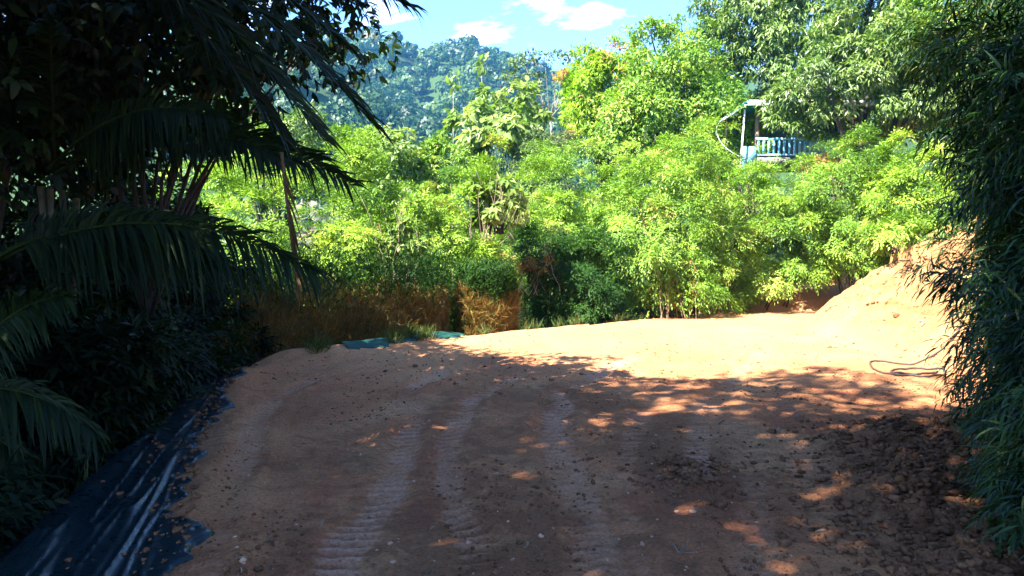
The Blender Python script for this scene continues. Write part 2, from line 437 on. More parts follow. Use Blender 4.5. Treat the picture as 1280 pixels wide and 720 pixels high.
# ------------------------------------------------------------------ terrain
EDGE = [(-0.5, -12), (-0.9, 1), (-1.35, 3), (-2.0, 4.5), (-3.06, 7.4), (-3.95, 10.4), (-4.35, 11.8), (-3.7, 13.0), (-2.5, 14.2), (-0.6, 16.4), (1.2, 18.3), (3.5, 20.7), (7.0, 23.2), (12, 26), (60, 60)]
BANK = [(3.6, -12), (4.0, 3), (4.5, 5.6), (6.1, 8.8), (6.7, 11.5), (6.9, 15), (7.3, 18.4), (8.4, 21.2), (11, 23.6), (14, 26), (60, 60)]
RIDGE_PX = np.array([[-900, 40], [200, 75], [330, 50], [430, 24], [470, 28], [500, 36], [530, 55], [560, 49], [590, 47], [620, 60], [650, 66], [680, 84], [720, 90], [800, 100], [1000, 60], [2200, 40]], float)
TRACKS = []      # filled below: (polyline, width, strength, lug)
def gp(px, py):  # pixel to flat ground
    d = ray(px, py); k = CAM_H / -d[2]; return (d[0] * k, d[1] * k)
for pxs, w, st, lug in (
    ([(232, 760), (290, 600), (325, 520), (350, 492), (410, 468), (520, 448)], .34, .8, 1),
    ([(395, 740), (470, 640), (505, 560), (515, 520), (500, 492), (560, 462)], .42, .9, 1),
    ([(585, 745), (600, 670), (575, 640), (555, 560), (590, 500), (680, 455)], .36, .75, 1),
    ([(760, 740), (735, 660), (715, 600), (690, 540), (700, 490), (800, 440)], .46, 1.0, 1),
    ([(810, 740), (790, 670), (770, 600), (800, 520), (860, 470)], .34, .5, .7),
    ([(870, 600), (875, 550), (880, 515), (920, 470), (960, 430)], .40, .7, .8),
    ([(1060, 740), (1040, 660), (1015, 590), (985, 530), (960, 490)], .52, .55, 1.4),
    ([(1180, 740), (1130, 640), (1080, 580), (1030, 530)], .48, .45, 1.4),
    ([(940, 740), (945, 640), (930, 560), (900, 500)], .40, .45, 1),
    ([(640, 520), (760, 470), (900, 455), (1050, 470)], .5, .45, .3)):
    TRACKS.append(([gp(*p) for p in pxs], w, st, lug))

def edge_d(x, y):
    d, s, a = poly_dist(x, y, EDGE)
    return d * s                      # positive outside (left / far side)
def bank_d(x, y):
    d, s, a = poly_dist(x, y, BANK)
    return -d * s                     # positive to the right of the bank's foot

def macro(x, y):
    x = np.asarray(x, float); y = np.asarray(y, float)
    z = 0.05 * fbm(x * 0.35, y * 0.35, 3, 3)
    near = 1 - sstep(y, 26, 60)
    e = edge_d(x, y)
    # slope away on the left and behind the far edge
    dm = 3.2 - 2.9 * sstep(x, -4.5, 3.0)
    off = 0.45 + 0.55 * sstep(-y, -9.5, -4.0)
    drop = np.minimum(np.maximum(e - off * (x < -1.0) - 0.12, 0) * 0.95, dm)
    z = z - drop * near
    z = z + 0.07 * np.exp(-((e + 0.10) / 0.28) ** 2) * (x < 2)       # low lip along the edge
    b = bank_d(x, y)
    rise = np.maximum(b, 0)
    z = z + .20 * np.exp(-((e - .42) / .32) ** 2) * sstep(y, 12.6, 13.4) * (1 - sstep(y, 15.6, 16.8)) * (x < 0)
    scr = 1.75 + .55 * vnoise(x * .9 + y * .5, y * .7, 45) + .2 * vnoise(x * 3, y * 3, 46)
    bank = 1.95 * (1 - np.exp(-(rise / 1.4) ** 1.35)) + .55 * sstep(rise, scr, scr + .12) + 0.25 * np.maximum(rise - 2.6, 0)
    bank = bank + (.06 * fbm(x * 2.3, y * 1.8, 47, 4) - .13 * np.abs(fbm((x + y * .7) * 1.5, (y - x * .7) * .4, 48, 5)) - .10 * sstep(np.abs(fbm(x * 1.3, y * 1.1, 49, 4)), .12, 0)) * sstep(rise, .1, .8)
    bank = bank * (0.35 + 0.65 * sstep(y, 6, 13)) + 0.22 * np.exp(-((b - 0.1) / 0.35) ** 2) * sstep(7.5 - y, 0, 2) * (y > 2)
    bank = bank + (.055 * fbm(x * 4.5, y * 3.5, 71, 4) + .05 * np.maximum(fbm(x * 2.2, y * 5.0, 72, 3), 0) - .05 * sstep(np.abs(fbm(x * .8 + y * .35, y * 2.6 - x * .9, 73, 3)), .07, 0)) * sstep(rise, .2, .7) * sstep(y, 7, 11)
    bank = np.minimum(bank, 7.0)
    bank = bank + (0.20 * fbm(x * 0.7 + y * .4, y * 0.7, 41, 5) - .10 * np.abs(fbm(x * .5 - y * 1.6, y * .5 + x * .3, 43, 4))) * sstep(rise, 0.2, 1.4)
    z = z + bank * (b > -2)
    # the slope the house stands on
    z = z + np.clip((y - 23.5) * 0.42, 0, 3.2) * sstep(x, 0.5, 7) * (1 - 0.5 * sstep(x, 9, 14))
    z = np.where(y > 20, np.minimum(z, 6.2 + 0.02 * y), z)
    # valley and hills
    far = sstep(y, 45, 110)
    pxu = 640 + F * x / np.maximum(y, 1.0)
    zr = (310 - np.interp(pxu, RIDGE_PX[:, 0], RIDGE_PX[:, 1])) / F * 500 - 9
    t = np.clip((y - 110) / 390.0, 0, 1.15)
    sp = fbm(x / 75.0 + 3, y / 120.0, 77, 4)
    hz = zr * (t ** 1.15) * (1 + 0.95 * sp * np.clip(1.08 - t, 0, 1) * 1.5) - 6 + 14 * sp * np.clip(1 - t, 0, 1)
    hz = np.where(t > 1.0, zr - 6 - (t - 1) * 300, hz)
    return z * (1 - far) + hz * far

def micro(x, y):
    """ruts, lugs and clods of the clearing; returns height, track mask, damp mask"""
    tr = np.zeros(np.shape(x)); h = np.zeros(np.shape(x))
    for pl, w, st, lug in TRACKS:
        d, s, a = poly_dist(x, y, pl)
        d = d + 0.05 * (vnoise(x * 2.2, y * 2.2, 9) - .5)
        d = d + .10 * (vnoise(x * 5.5, y * 4, 8) - .5) + .06 * w; m = 1 - sstep(d, w * 0.28, w * 0.62)
        
        uq = 0.4 + 1.2 * vnoise(a * .7 + w * 30, a * 0, 23); h = h - 0.018 * m * st * uq + 0.022 * st * uq * np.exp(-((d - w * 0.72) / 0.07) ** 2) * (.5 + vnoise(x * 5, y * 5, 24))
        lugs = np.sin(a * 2 * math.pi / 0.145 + 3.5 * np.abs(d * s) / w * np.sign(d * s))
        lg = np.clip(lugs * 1.8, -1, 1); pres = 0.35 + 0.65 * sstep(vnoise(x * .9 + 2, y * .8, 19), .3, .65)
        h = h + 0.013 * lug * st * m * lg * pres
        tr = np.maximum(tr, m * st * np.clip(-.25 + 1.1 * vnoise(x * 1.3 + 5, y * 0.7, 21) + .7 * vnoise(x * 4.5, y * 2.4, 22), 0, 1.1) * (0.72 + 0.28 * lg * pres))  # lug tops paler, grooves darker: relief shading painted into the mask
    inside = sstep(-edge_d(x, y), -0.4, 0.2)
    near = 1 - sstep(y, 12, 20)
    h = h + (0.036 * fbm(x * 2.2, y * 2.0, 13, 5) + 0.030 * np.maximum(fbm(x * 6.5, y * 5.5, 29, 3), 0)) * (0.4 + 0.6 * near)
    # loose heap on the right, and the dark clod patch near the middle
    b = bank_d(x, y)
    heap = np.exp(-((b + 1.2) / 0.62) ** 2) * sstep(y, 3, 4.3) * (1 - sstep(y, 7.4, 9.2))
    h = h + heap * (0.07 + 0.15 * fbm(x * 3.1, y * 3.1, 51, 4) + 0.09 * np.maximum(fbm(x * 8, y * 8, 52, 3), -.1))
    cx, cy_ = gp(862, 598)
    patch = np.exp(-((x - cx) / 0.28) ** 2 - ((y - cy_) / 0.55) ** 2)
    h = h + patch * (0.05 + 0.07 * fbm(x * 9, y * 7, 61, 3))
    damp = np.clip(0.5 + 0.75 * fbm(x * 0.5 + 9, y * 0.28, 33, 4), 0, 1) * (1 - sstep(y, 9.5, 13)) * (1 - 0.8 * tr)
    damp = np.clip(damp * 0.9 + heap * 0.95 + patch * 0.9, 0, 1)
    damp = np.where(e_in(x, y), damp, 0.4)
    return h * inside, tr * inside, damp
def e_in(x, y): return edge_d(x, y) < 0.3
def height(x, y):
    return macro(x, y) + micro(np.asarray(x, float), np.asarray(y, float))[0]
def hz(x, y): return float(height(np.array([x]), np.array([y]))[0])
def hit(px, py):
    """where the ray of a photo pixel meets the terrain"""
    d = ray(px, py); ys = np.linspace(3, 40, 2500); xs = d[0] / d[1] * ys; zs = CAM_H + d[2] / d[1] * ys
    below = zs < height(xs, ys)
    i = int(np.argmax(below)) if below.any() else len(ys) - 1
    return np.array([xs[i], ys[i], height(xs[i:i + 1], ys[i:i + 1])[0]])

def axis(core0, core1, step, lo, hi, grow=1.12, cap=14.0):
    c = list(np.arange(core0, core1, step)); s = step; v = core1
    up = []
    while v < hi: up.append(v); s = min(s * grow, cap); v += s
    up.append(hi); s = step; v = core0; dn = []
    while True:
        s = min(s * grow, cap); v -= s
        if v <= lo: break
        dn.append(v)
    dn.append(lo)
    return np.array(dn[::-1] + c + up)
gx = axis(-4.8, 12.6, 0.036, -700, 700)
gy1 = np.arange(3.0, 9.0, 0.030); gy2 = np.arange(9.0, 15.0, 0.045); gy3 = np.arange(15.0, 27.0, 0.06)
gy_tail = axis(27.0, 27.5, 0.1, 27.0, 640.0, 1.08, 10.0)[1:]
gy_head = axis(2.9, 3.0, 0.03, -60.0, 3.0, 1.2, 5.0)
gy = np.unique(np.concatenate([gy_head[gy_head < 2.99], gy1, gy2, gy3, gy_tail[gy_tail > 27.0]]))
GX, GY = np.meshgrid(gx, gy)
mh, mt, mdp = micro(GX, GY)
GZ = macro(GX, GY) + mh
def build_ground():
    nx, ny = len(gx), len(gy)
    me = bpy.data.meshes.new('ground')
    V = np.stack([GX, GY, GZ], -1).reshape(-1, 3)
    idx = np.arange(nx * ny).reshape(ny, nx)
    Q = np.stack([idx[:-1, :-1], idx[:-1, 1:], idx[1:, 1:], idx[1:, :-1]], -1).reshape(-1, 4)
    me.vertices.add(len(V)); me.vertices.foreach_set('co', V.astype(np.float32).ravel())
    me.loops.add(Q.size); me.loops.foreach_set('vertex_index', Q.astype(np.int32).ravel())
    me.polygons.add(len(Q)); me.polygons.foreach_set('loop_start', np.arange(0, Q.size, 4, dtype=np.int32))
    me.polygons.foreach_set('use_smooth', np.ones(len(Q), bool))
    e = edge_d(GX, GY)
    green = np.clip(sstep(GY, 27, 34) + sstep(e, 1.2, 2.4) + (GY < 1) * 0.0, 0, 1)
    pale = sstep(GY, 9.0, 17.0) * .8; cut = sstep(bank_d(GX, GY), -.1, 1.1) * sstep(GY, 7, 11)  # pale: sunlit look of the far clearing put into the soil colour
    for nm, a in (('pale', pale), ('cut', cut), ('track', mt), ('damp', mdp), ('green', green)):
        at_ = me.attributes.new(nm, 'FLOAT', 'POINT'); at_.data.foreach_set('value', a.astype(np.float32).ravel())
    me.update(calc_edges=True)
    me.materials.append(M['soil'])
    o = bpy.data.objects.new('ground', me); COL.objects.link(o); tag(o, kind='structure')
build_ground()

# forest on the far hills: nobody could count it
def build_forest():
    rng = np.random.default_rng(5); g = Geo()
    pts = []
    for _ in range(40000):
        y = math.sqrt(rng.uniform(75 ** 2, 545 ** 2)); u = rng.uniform(-0.47, 0.20)
        pts.append((u * y, y))
    pts = np.array(pts)
    # thin to a spacing that grows a little with distance
    cell = {}; keep = []
    for i, (x, y) in enumerate(pts):
        s = 6.2 + y * 0.006
        k = (int(x // s), int(y // s))
        if k in cell: continue
        cell[k] = 1; keep.append(i)
    pts = pts[keep]
    zz = macro(pts[:, 0], pts[:, 1])
    C, Dr, R = [], [], []
    cen = np.column_stack([pts, zz])
    n = len(cen); nf = np.where(cen[:, 1] < 260, 260, 190); print('forest crowns', n)
    rad = rng.uniform(3.2, 6.6, n) * (1 + 0.25 * (rng.random(n) < 0.12)); hh = rng.uniform(4.5, 8.5, n)
    idx = np.repeat(np.arange(n), nf)
    m = len(idx)
    u = rand_dirs(rng, m); u[:, 2] = np.abs(u[:, 2]) * 1.1 - 0.25; u = unit(u)
    ph = rng.uniform(0, 6.28, (n, 2))
    lob = 1 + 0.28 * np.sin(3.1 * u[:, 0] * 2 + ph[idx, 0]) * np.cos(2.7 * u[:, 1] * 2 + ph[idx, 1])
    P = cen[idx] + np.array([0, 0, 1.0]) * (hh[idx] * 0.55 + 1.5)[:, None] + u * (rad[idx] * lob * rng.uniform(.72, 1.0, m))[:, None] * np.array([1, 1, .85])
    tv = np.clip(rng.normal(0.42, 0.22, n), 0, .9); tv[rng.random(n) < 0.012] = 1.0
    v = np.clip(tv[idx] + rng.normal(0, .03, m), 0, 1)
    D = unit(np.cross(u, rand_dirs(rng, m)) + np.array([0, 0, -.3]))
    s = (0.62 + cen[idx, 1] * 0.0017) * rng.uniform(.7, 1.4, m)
    leaves(g, P - D * (s * .5)[:, None], D, u + rng.normal(size=(m, 3)) * .2, s * 1.3, s * 1.1, v)
    # a few bare pale trunks that show between the crowns
    for i in np.nonzero(rng.random(n) < 0.03)[0]:
        p = cen[i]; top = p + np.array([rng.normal(0, .5), rng.normal(0, .5), hh[i] + 3])
        V, T = tube(np.array([p, (p + top) / 2 + rng.normal(0, .2, 3), top]), [.22, .16, .08], 5); g.add(V, T, 1.0)
    tag(g.build('forest', M['forest']), 'far green forest covering the blue hazy hillside', 'forest', kind='stuff')
build_forest()

# haze
hb = Geo(); V, T = box((0, 290, 105), (1440, 740, 242)); hb.add(V, T)
m, n_, l_, out = new_mat('haze_air')
pv = n_.new('ShaderNodeVolumePrincipled'); pv.inputs['Color'].default_value = (.13, .50, 1.0, 1); pv.inputs['Density'].default_value = 0.00021
pv.inputs['Anisotropy'].default_value = 0.0
l_.new(pv.outputs[0], out.inputs['Volume'])
hzo = hb.build('haze', m); tag(hzo, 'pale blue haze', 'haze', kind='stuff')

# ------------------------------------------------------------------ generic plants
def limbs(g, rng, base, tips, r0, wob=0.12):
    """a tapered trunk to the crown's middle with limbs that reach the given tips"""
    base = np.asarray(base, float); tips = np.asarray(tips, float); mid = tips.mean(0)
    fork = base + (mid - base) * 0.45 + rng.normal(0, .08, 3)
    t = np.linspace(0, 1, 7)[:, None]
    path = base + (fork - base) * t + rng.normal(0, wob * r0 * 2, (7, 3)) * (t * (1 - t) * 4)
    V, T = tube(path, np.linspace(r0 * 1.15, r0 * .72, 7), 9); g.add(V, T)
    for tp in tips:
        k = 6; t = np.linspace(0, 1, k)[:, None]
        st = base + (fork - base) * rng.uniform(.75, 1.0)
        p = st + (tp - st) * t; p[:, 2] += (np.linalg.norm(tp - st) * 0.12 * np.sin(t[:, 0] * math.pi))
        p += rng.normal(0, wob * .6, (k, 3)) * (t * (1 - t) * 4)
        V, T = tube(p, np.linspace(r0 * .5, r0 * .08, k), 6); g.add(V, T)

def shrub(name, label, cat, X, Y, z0, rx, ry, h, mat, seed, clumps=60, rc=0.46, per=34, L=.115, W=.036, kind='spray', group=None, lean=(0, 0), stems=6, zmin=-.75, shell=.55, nl=5, twig=.28, lob=.38, up=.3):
    rng = np.random.default_rng(seed)
    root = empty(name, (X, Y, z0)); tag(root, label, cat, group)
    c = np.array([X + lean[0] * .5, Y + lean[1] * .5, z0 + h * .52])
    C, D = crown_clumps(rng, c, (rx, ry, h * .5), clumps, shell, zmin, lob)
    C[:, 0] += lean[0] * .5 * (C[:, 2] - c[2]) / max(h * .5, .1)
    g = Geo()
    if kind == 'spray': sprays(g, rng, C, D, rc * .86, per, L, W, nl, twig, .3, up=up, flat=.6)
    else: foliage(g, rng, C, D, rc, per, L, W, whorl=4)
    part(g, 'foliage', mat, root)
    s = Geo()
    for i in range(stems):
        tp = C[rng.integers(len(C))]
        b = np.array([X + rng.normal(0, rx * .2), Y + rng.normal(0, ry * .2), z0 - .15])
        t = np.linspace(0, 1, 6)[:, None]; p = b + (tp - b) * t + rng.normal(0, .06, (6, 3)) * (t * (1 - t) * 4)
        V, T = tube(p, np.linspace(.035, .01, 6), 5); s.add(V, T)
    part(s, 'stems', M['bark'], root, True)
    return root

def tree(name, label, base, crown_c, radii, mat, seed, clumps=110, rc=.7, per=60, L=.2, W=.07, mode='leaf', tmpl=LEAF_SMALL, whorl=1, droop=.35, r0=.22, group=None, shell=.45, zmin=-.8, bark='bark', lob=.3, cat='tree', spread=.6, flat=.75):
    rng = np.random.default_rng(seed)
    root = empty(name, tuple(base)); tag(root, label, cat, group)
    C, D = crown_clumps(rng, crown_c, radii, clumps, shell, zmin, lob)
    g = Geo()
    if mode == 'leaf': foliage(g, rng, C, D, rc, per, L, W, droop, tmpl, spread, flat, .3, whorl)
    else: sprays(g, rng, C, D, rc, per, L, W, 6, .4, .3, tmpl)
    part(g, 'crown', mat, root)
    s = Geo(); limbs(s, rng, np.asarray(base) - np.array([0, 0, .3]), C[rng.choice(len(C), min(16, len(C)), False)], r0)
    part(s, 'trunk', M[bark], root, True)
    return root
def gz(X, Y): return float(macro(np.array([X]), np.array([Y]))[0])
def px_x(px, Y): return (px - 640) / F * Y
def px_z(py, Y): return at(640, py, Y)[2]

# ---- middle ground thicket, photo pixel boxes at a depth: (left, right, top, bottom)
def pxshrub(name, label, cat, box_, Y, mat, seed, ry=None, zb=None, **kw):
    l, r, t, b = box_
    X = px_x((l + r) / 2, Y); rx = px_x(r, Y) - px_x(l, Y); rx *= .5
    zt = px_z(t, Y); z0 = px_z(b, Y) if zb is None else zb
    z0 = min(z0, gz(X, Y))
    return shrub(name, label, cat, X, Y, z0, rx * .92, ry or rx * .9, (zt - z0) * .97, mat, seed, **kw)
TG = 'green shrubs of the thicket behind the clearing'
pxshrub('shrub', 'sunlit yellow green thicket seen through the gaps of the palm fronds', 'shrub', (215, 405, 190, 400), 18.5, M['thicket'], 11, clumps=95, per=76, group=TG)
pxshrub('shrub', 'bushy sunlit shrub just right of the hanging palm frond tips', 'shrub', (375, 520, 185, 410), 19.0, M['thicket'], 12, clumps=85, per=76, group=TG)
pxshrub('shrub', 'fine leaved bright shrub directly above the brown hedge', 'shrub', (470, 640, 200, 400), 19.6, M['thicket'], 13, clumps=95, per=76, group=TG)
pxshrub('shrub', 'light green shrub rising behind the shaded hollow', 'shrub', (595, 755, 205, 400), 23.5, M['thicket'], 14, clumps=85, per=76, group=TG)
pxshrub('shrub', 'dark green shrub filling the shaded hollow beside the brown hedge end', 'shrub', (640, 800, 285, 422), 21.3, M['shade_green'], 15, ry=1.0, clumps=80, per=76, group=TG)
pxshrub('shrub', 'largest rounded light green shrub, below the yellow green tree', 'shrub', (735, 925, 185, 400), 23.0, M['thicket_b'], 16, clumps=130, per=78, group=TG)
pxshrub('shrub', 'leafy shrub overhanging the left end of the bare earth bank', 'shrub', (880, 1025, 225, 398), 24.0, M['thicket_b'], 17, clumps=110, per=76, group=TG)
pxshrub('shrub', 'shrub draped over the crest of the bare earth bank', 'shrub', (1005, 1125, 168, 345), 23.5, M['thicket_b'], 18, clumps=100, per=76, group=TG)
pxshrub('shrub', 'pale green shrub above the earth bank beside the dark bamboo', 'shrub', (1085, 1215, 170, 305), 22.0, M['thicket'], 19, clumps=100, per=76, group=TG)
pxshrub('shrub', 'low pale shrub under the blue porch railing', 'shrub', (925, 1075, 179, 270), 26.5, M['thicket_b'], 20, clumps=80, per=40, group=TG)
pxshrub('shrub', 'scrubby shrub with dry stems at the foot of the largest rounded shrub', 'shrub', (795, 925, 320, 402), 21.8, M['yellow'], 21, ry=.7, clumps=45, per=34, stems=26, group=TG)

pxshrub('shrub', 'shrub behind the thicket at the foot of the pale large leaved tree', 'shrub', (480, 640, 195, 330), 27.0, M['yellow'], 22, clumps=90, per=76, group=TG)
pxshrub('shrub', 'shrub behind the thicket at the foot of the pale scrubby tree', 'shrub', (360, 520, 180, 330), 26.0, M['thicket'], 23, clumps=90, per=76, group=TG)
pxshrub('shrub', 'shrub behind the thicket half hidden by the arching palm frond', 'shrub', (200, 380, 170, 330), 25.0, M['thicket'], 24, clumps=90, per=76, group=TG)
pxshrub('shrub', 'shrub at the foot of the bright rounded tree', 'shrub', (620, 780, 185, 330), 28.0, M['thicket_b'], 25, clumps=90, per=76, group=TG)
pxshrub('shrub', 'shrub at the foot of the tall yellow green tree', 'shrub', (740, 930, 165, 300), 28.5, M['thicket'], 26, clumps=100, per=76, group=TG)
pxshrub('shrub', 'light shrub that reaches up in front of the porch awning', 'shrub', (872, 925, 158, 240), 28.6, M['thicket'], 27, clumps=30, per=36, rc=.3, group=TG)
for k_, (px_, py_, rr, lb_) in enumerate(((1036, 338, .55, 'small green tuft at the lower left end of the bank crest'), (1082, 318, .6, 'small green tuft hanging over the middle of the bank crest'),
                                (1128, 300, .6, 'small green tuft on top of the bank crest'), (1172, 296, .7, 'small green tuft on the bank crest nearest the dark bamboo'))):
    q_ = hit(px_, py_ + 4); shrub('shrub', lb_, 'shrub', q_[0], q_[1] + .35, q_[2] - .1, rr, rr * .7, .62, M['thicket_b'], 200 + k_, clumps=16, per=30, rc=.28, L=.13, W=.04, stems=5, group=TG)
pxshrub('shrub', 'small dark green shrub between the two brown hedge pieces', 'shrub', (545, 612, 350, 425), 17.9, M['shade_green'], 28, clumps=30, per=40, rc=.3, L=.12, W=.035, group=TG)
def patch(label, box_, Y, mat, seed, L, W, per, cl, kind='leaf', stems=8):
    l, r_, t, b = box_; X = px_x((l + r_) / 2, Y); rx = (px_x(r_, Y) - px_x(l, Y)) / 2; z0 = px_z(b, Y); h = px_z(t, Y) - z0
    root = shrub('shrub', label, 'shrub', X, Y, z0, rx, rx * .5, h, M[mat], seed, clumps=cl, per=per, rc=.26, L=L, W=W, kind=kind, stems=stems, group=TG)
    s_ = Geo(); rng = np.random.default_rng(seed + 1)
    for i in range(stems * 2):
        a = np.array([X + rng.normal(0, rx * .6), Y - rx * .3 + rng.normal(0, .2), z0 - .4]); e = a + np.array([rng.normal(0, .4), rng.normal(0, .2), h * rng.uniform(.7, 1.25) + .3])
        t_ = np.linspace(0, 1, 6)[:, None]; p = a + (e - a) * t_ + rng.normal(0, .05, (6, 3)); V, T = tube(p, np.linspace(.010, .003, 6), 4); s_.add(V, T)
    part(s_, 'dead_stems', M['twig'], root, True)
patch('pale yellow leaved shrub standing above the brown hedge', (478, 528, 262, 345), 17.9, 'big', 301, .22, .06, 12, 26)
patch('dried brown shrub caught in the shaded hollow', (640, 705, 312, 348), 20.6, 'brown', 302, .12, .03, 20, 16)
patch('dead brown twiggy shrub low in front of the largest rounded shrub', (822, 880, 330, 392), 21.3, 'brown', 303, .11, .03, 14, 26, stems=7)
patch('dry leaved shrub between the tufts above the bank', (1010, 1060, 200, 240), 25.2, 'brown', 304, .12, .035, 12, 18)
patch('large leaved shrub poking out of the thicket left of the shaded hollow', (590, 650, 225, 285), 19.0, 'big', 305, .28, .12, 9, 22)
patch('small leafy shrub with yellow leaves beneath the porch post', (905, 960, 215, 262), 25.0, 'mango_new', 306, .18, .05, 14, 22)
# ---- clipped dry hedge
def hedge(name, label, path, w, h, seed, n, zoff=0.0, green_top=0.2):
    rng = np.random.default_rng(seed); path = np.asarray(path, float)
    b = path[len(path) // 2]
    root = empty(name, (b[0], b[1], gz(b[0], b[1]))); tag(root, label, 'hedge', 'dry hedges along the far edge of the clearing')
    seg = np.linalg.norm(np.diff(path, axis=0), axis=1); cum = np.concatenate([[0], np.cumsum(seg)])
    def pt(n_):
        s = rng.uniform(0, cum[-1], n_)
        x = np.interp(s, cum, path[:, 0]); y = np.interp(s, cum, path[:, 1])
        tx = np.interp(s + .1, cum, path[:, 0]) - np.interp(s - .1, cum, path[:, 0]); ty = np.interp(s + .1, cum, path[:, 1]) - np.interp(s - .1, cum, path[:, 1])
        k = np.maximum(np.hypot(tx, ty), 1e-6); nx_, ny_ = ty / k, -tx / k
        endf = np.clip(np.minimum(s, cum[-1] - s) / (w * .6), 0, 1) ** .5
        off = rng.uniform(-1, 1, n_); off = np.sign(off) * np.abs(off) ** .45 * w * .5 * (.3 + .7 * endf)
        return x + nx_ * off, y + ny_ * off, np.abs(off) / (w * .5), s
    x, y, f, s = pt(n)
    z = rng.uniform(0, 1, n) ** .75 * (h * (0.86 + .22 * vnoise(s * 1.3, s * 0, seed)) - .42 * h * f ** 2.5 + .10 * h * (vnoise(s * 6, f * 3, seed + 4) - .5))
    bl = 0.12 * (vnoise(s * 2.2, z * 2.2, seed + 3) - .5)
    P = np.column_stack([x + bl, y + bl, np.full(n, root.location[2]) + zoff + z])
    D = unit(np.column_stack([rng.normal(0, .42, n), rng.normal(0, .42, n), rng.normal(.75, .5, n)]))
    g = Geo(); v = np.clip(.25 + .5 * vnoise(s * 1.6, z * 3, seed + 9) + rng.normal(0, .16, n), 0, 1)
    leaves(g, P, D, rand_dirs(rng, n), rng.uniform(.10, .32, n), rng.uniform(.007, .017, n), v, LEAF_LONG)
    part(g, 'dry_foliage', M['brown'], root)
    k = rng.random(n) < .07; gm = Geo(); leaves(gm, P[k] + rng.normal(0, .04, (k.sum(), 3)), D[k] + rng.normal(0, .5, (k.sum(), 3)), rand_dirs(rng, k.sum()), .24, .014, np.clip(rng.normal(.5, .25, k.sum()), 0, 1), LEAF_LONG); part(gm, 'green_blades', M['grass'], root)
    g2 = Geo(); m_ = int(n * green_top); x, y, f, s = pt(m_)
    z = h * rng.normal(.98, .13, m_) + np.abs(rng.normal(0, .08, m_))
    P = np.column_stack([x, y, root.location[2] + zoff + z])
    leaves(g2, P, unit(np.column_stack([rng.normal(0, .5, m_), rng.normal(0, .5, m_), rng.normal(.5, .4, m_)])), rand_dirs(rng, m_), rng.uniform(.1, .22, m_), rng.uniform(.015, .04, m_), np.clip(rng.normal(.5, .2, m_), 0, 1))
    part(g2, 'green_shoots', M['shade_green'], root)
    st = Geo()
    for i in range(int(cum[-1] / .12)):
        q = pt(1); V, T = tube(np.array([[q[0][0], q[1][0], root.location[2] - .3], [q[0][0] + rng.normal(0, .1), q[1][0] + rng.normal(0, .1), root.location[2] + zoff + h * .8]]), [.014, .006], 4, False)
        st.add(V, T)
    part(st, 'stems', M['bark'], root)
hedge('hedge', 'long brown dried hedge under the sunlit thicket', [(-6.3, 12.6), (-5.2, 13.9), (-4.1, 15.0), (-2.8, 16.2), (-1.6, 17.3)], 1.0, 2.45, 31, 60000, zoff=.0, green_top=.10)
hedge('hedge', 'short rounded brown hedge clump at the right end of the hedge row', [(-1.15, 17.1), (-.05, 17.95)], 1.0, 1.6, 32, 22000, zoff=.0, green_top=.25)

# ---- trees behind
def pxtree(name, label, box_, Y, mat, seed, base=None, ry=None, **kw):
    l, r, t, b = box_
    X = px_x((l + r) / 2, Y); rx = (px_x(r, Y) - px_x(l, Y)) * .5
    zt, zb = px_z(t, Y), px_z(b, Y)
    bx, by = base or (X, Y)
    return tree(name, label, (bx, by, gz(bx, by)), (X, Y, (zt + zb) / 2), (rx * .93, (ry or rx) * .93, (zt - zb) / 2 * .95), mat, seed, **kw)
pxtree('mango_tree', 'bright green rounded tree with orange new leaves on its crown', (692, 815, 52, 190), 37.0, M['mango_new'], 41, clumps=150, rc=.62, per=80, L=.24, W=.07, whorl=2, droop=.5)
pxtree('leafy_tree', 'tall yellow green tree left of the porch roof', (745, 925, 40, 225), 33.0, M['yellow'], 42, clumps=230, rc=.62, per=78, L=.2, W=.075, whorl=2, droop=.3, lob=.35)
pxtree('leafy_tree', 'airy treetop showing sky gaps above the yellow green tree', (820, 925, 22, 120), 38.0, M['yellow'], 43, clumps=34, rc=.55, per=44, L=.22, W=.08, whorl=2, r0=.12)
pxtree('mango_tree', 'huge dark green tree with drooping leaves behind the blue porch', (890, 1165, -150, 195), 36.5, M['mango'], 44, clumps=380, rc=.85, per=84, L=.30, W=.075, whorl=3, droop=.6, r0=.4, shell=.62)
pxtree('mango_tree', 'dark drooping leaved tree covering the right end of the blue porch', (985, 1185, 30, 180), 28.0, M['mango'], 51, clumps=170, rc=.6, per=74, L=.26, W=.06, whorl=3, droop=.6, r0=.25, shell=.6)
def hanging_branch():
    root = [o for o in bpy.data.objects if o.name.startswith('mango_tree')][-1]; rng = np.random.default_rng(150); g = Geo()
    C = np.array([at(px, py, 28.2 + d) for px, py, d in ((972, 112, 0), (985, 130, .3), (978, 148, 0), (992, 158, -.2), (1005, 140, 0), (1008, 160, .2), (1022, 150, 0), (1020, 168, .2), (1035, 172, -.3), (1050, 168, 0), (1062, 180, .1), (1080, 178, 0), (965, 128, .4), (1000, 112, 0), (1025, 128, 0), (1048, 150, .2), (968, 152, .1), (1072, 165, 0), (1095, 182, 0))])
    foliage(g, rng, C, np.tile([0, -.5, .3], (len(C), 1)), .42, 60, .26, .06, .7, whorl=3)
    part(g, 'hanging_branch', M['mango'], root)
hanging_branch()
pxtree('leafy_tree', 'light green tree high on the slope beside the dark bamboo', (1080, 1290, -60, 215), 29.0, M['yellow'], 45, clumps=190, rc=.7, per=66, L=.24, W=.06, whorl=2, droop=.5)
pxtree('teak_tree', 'pale tree with large drooping leaves in front of the hills', (555, 700, 95, 235), 36.0, M['big'], 46, clumps=70, rc=.55, per=22, L=.40, W=.20, tmpl=LEAF_BIG, whorl=2, droop=.55, r0=.09, shell=.3, bark='bark', lob=.5)
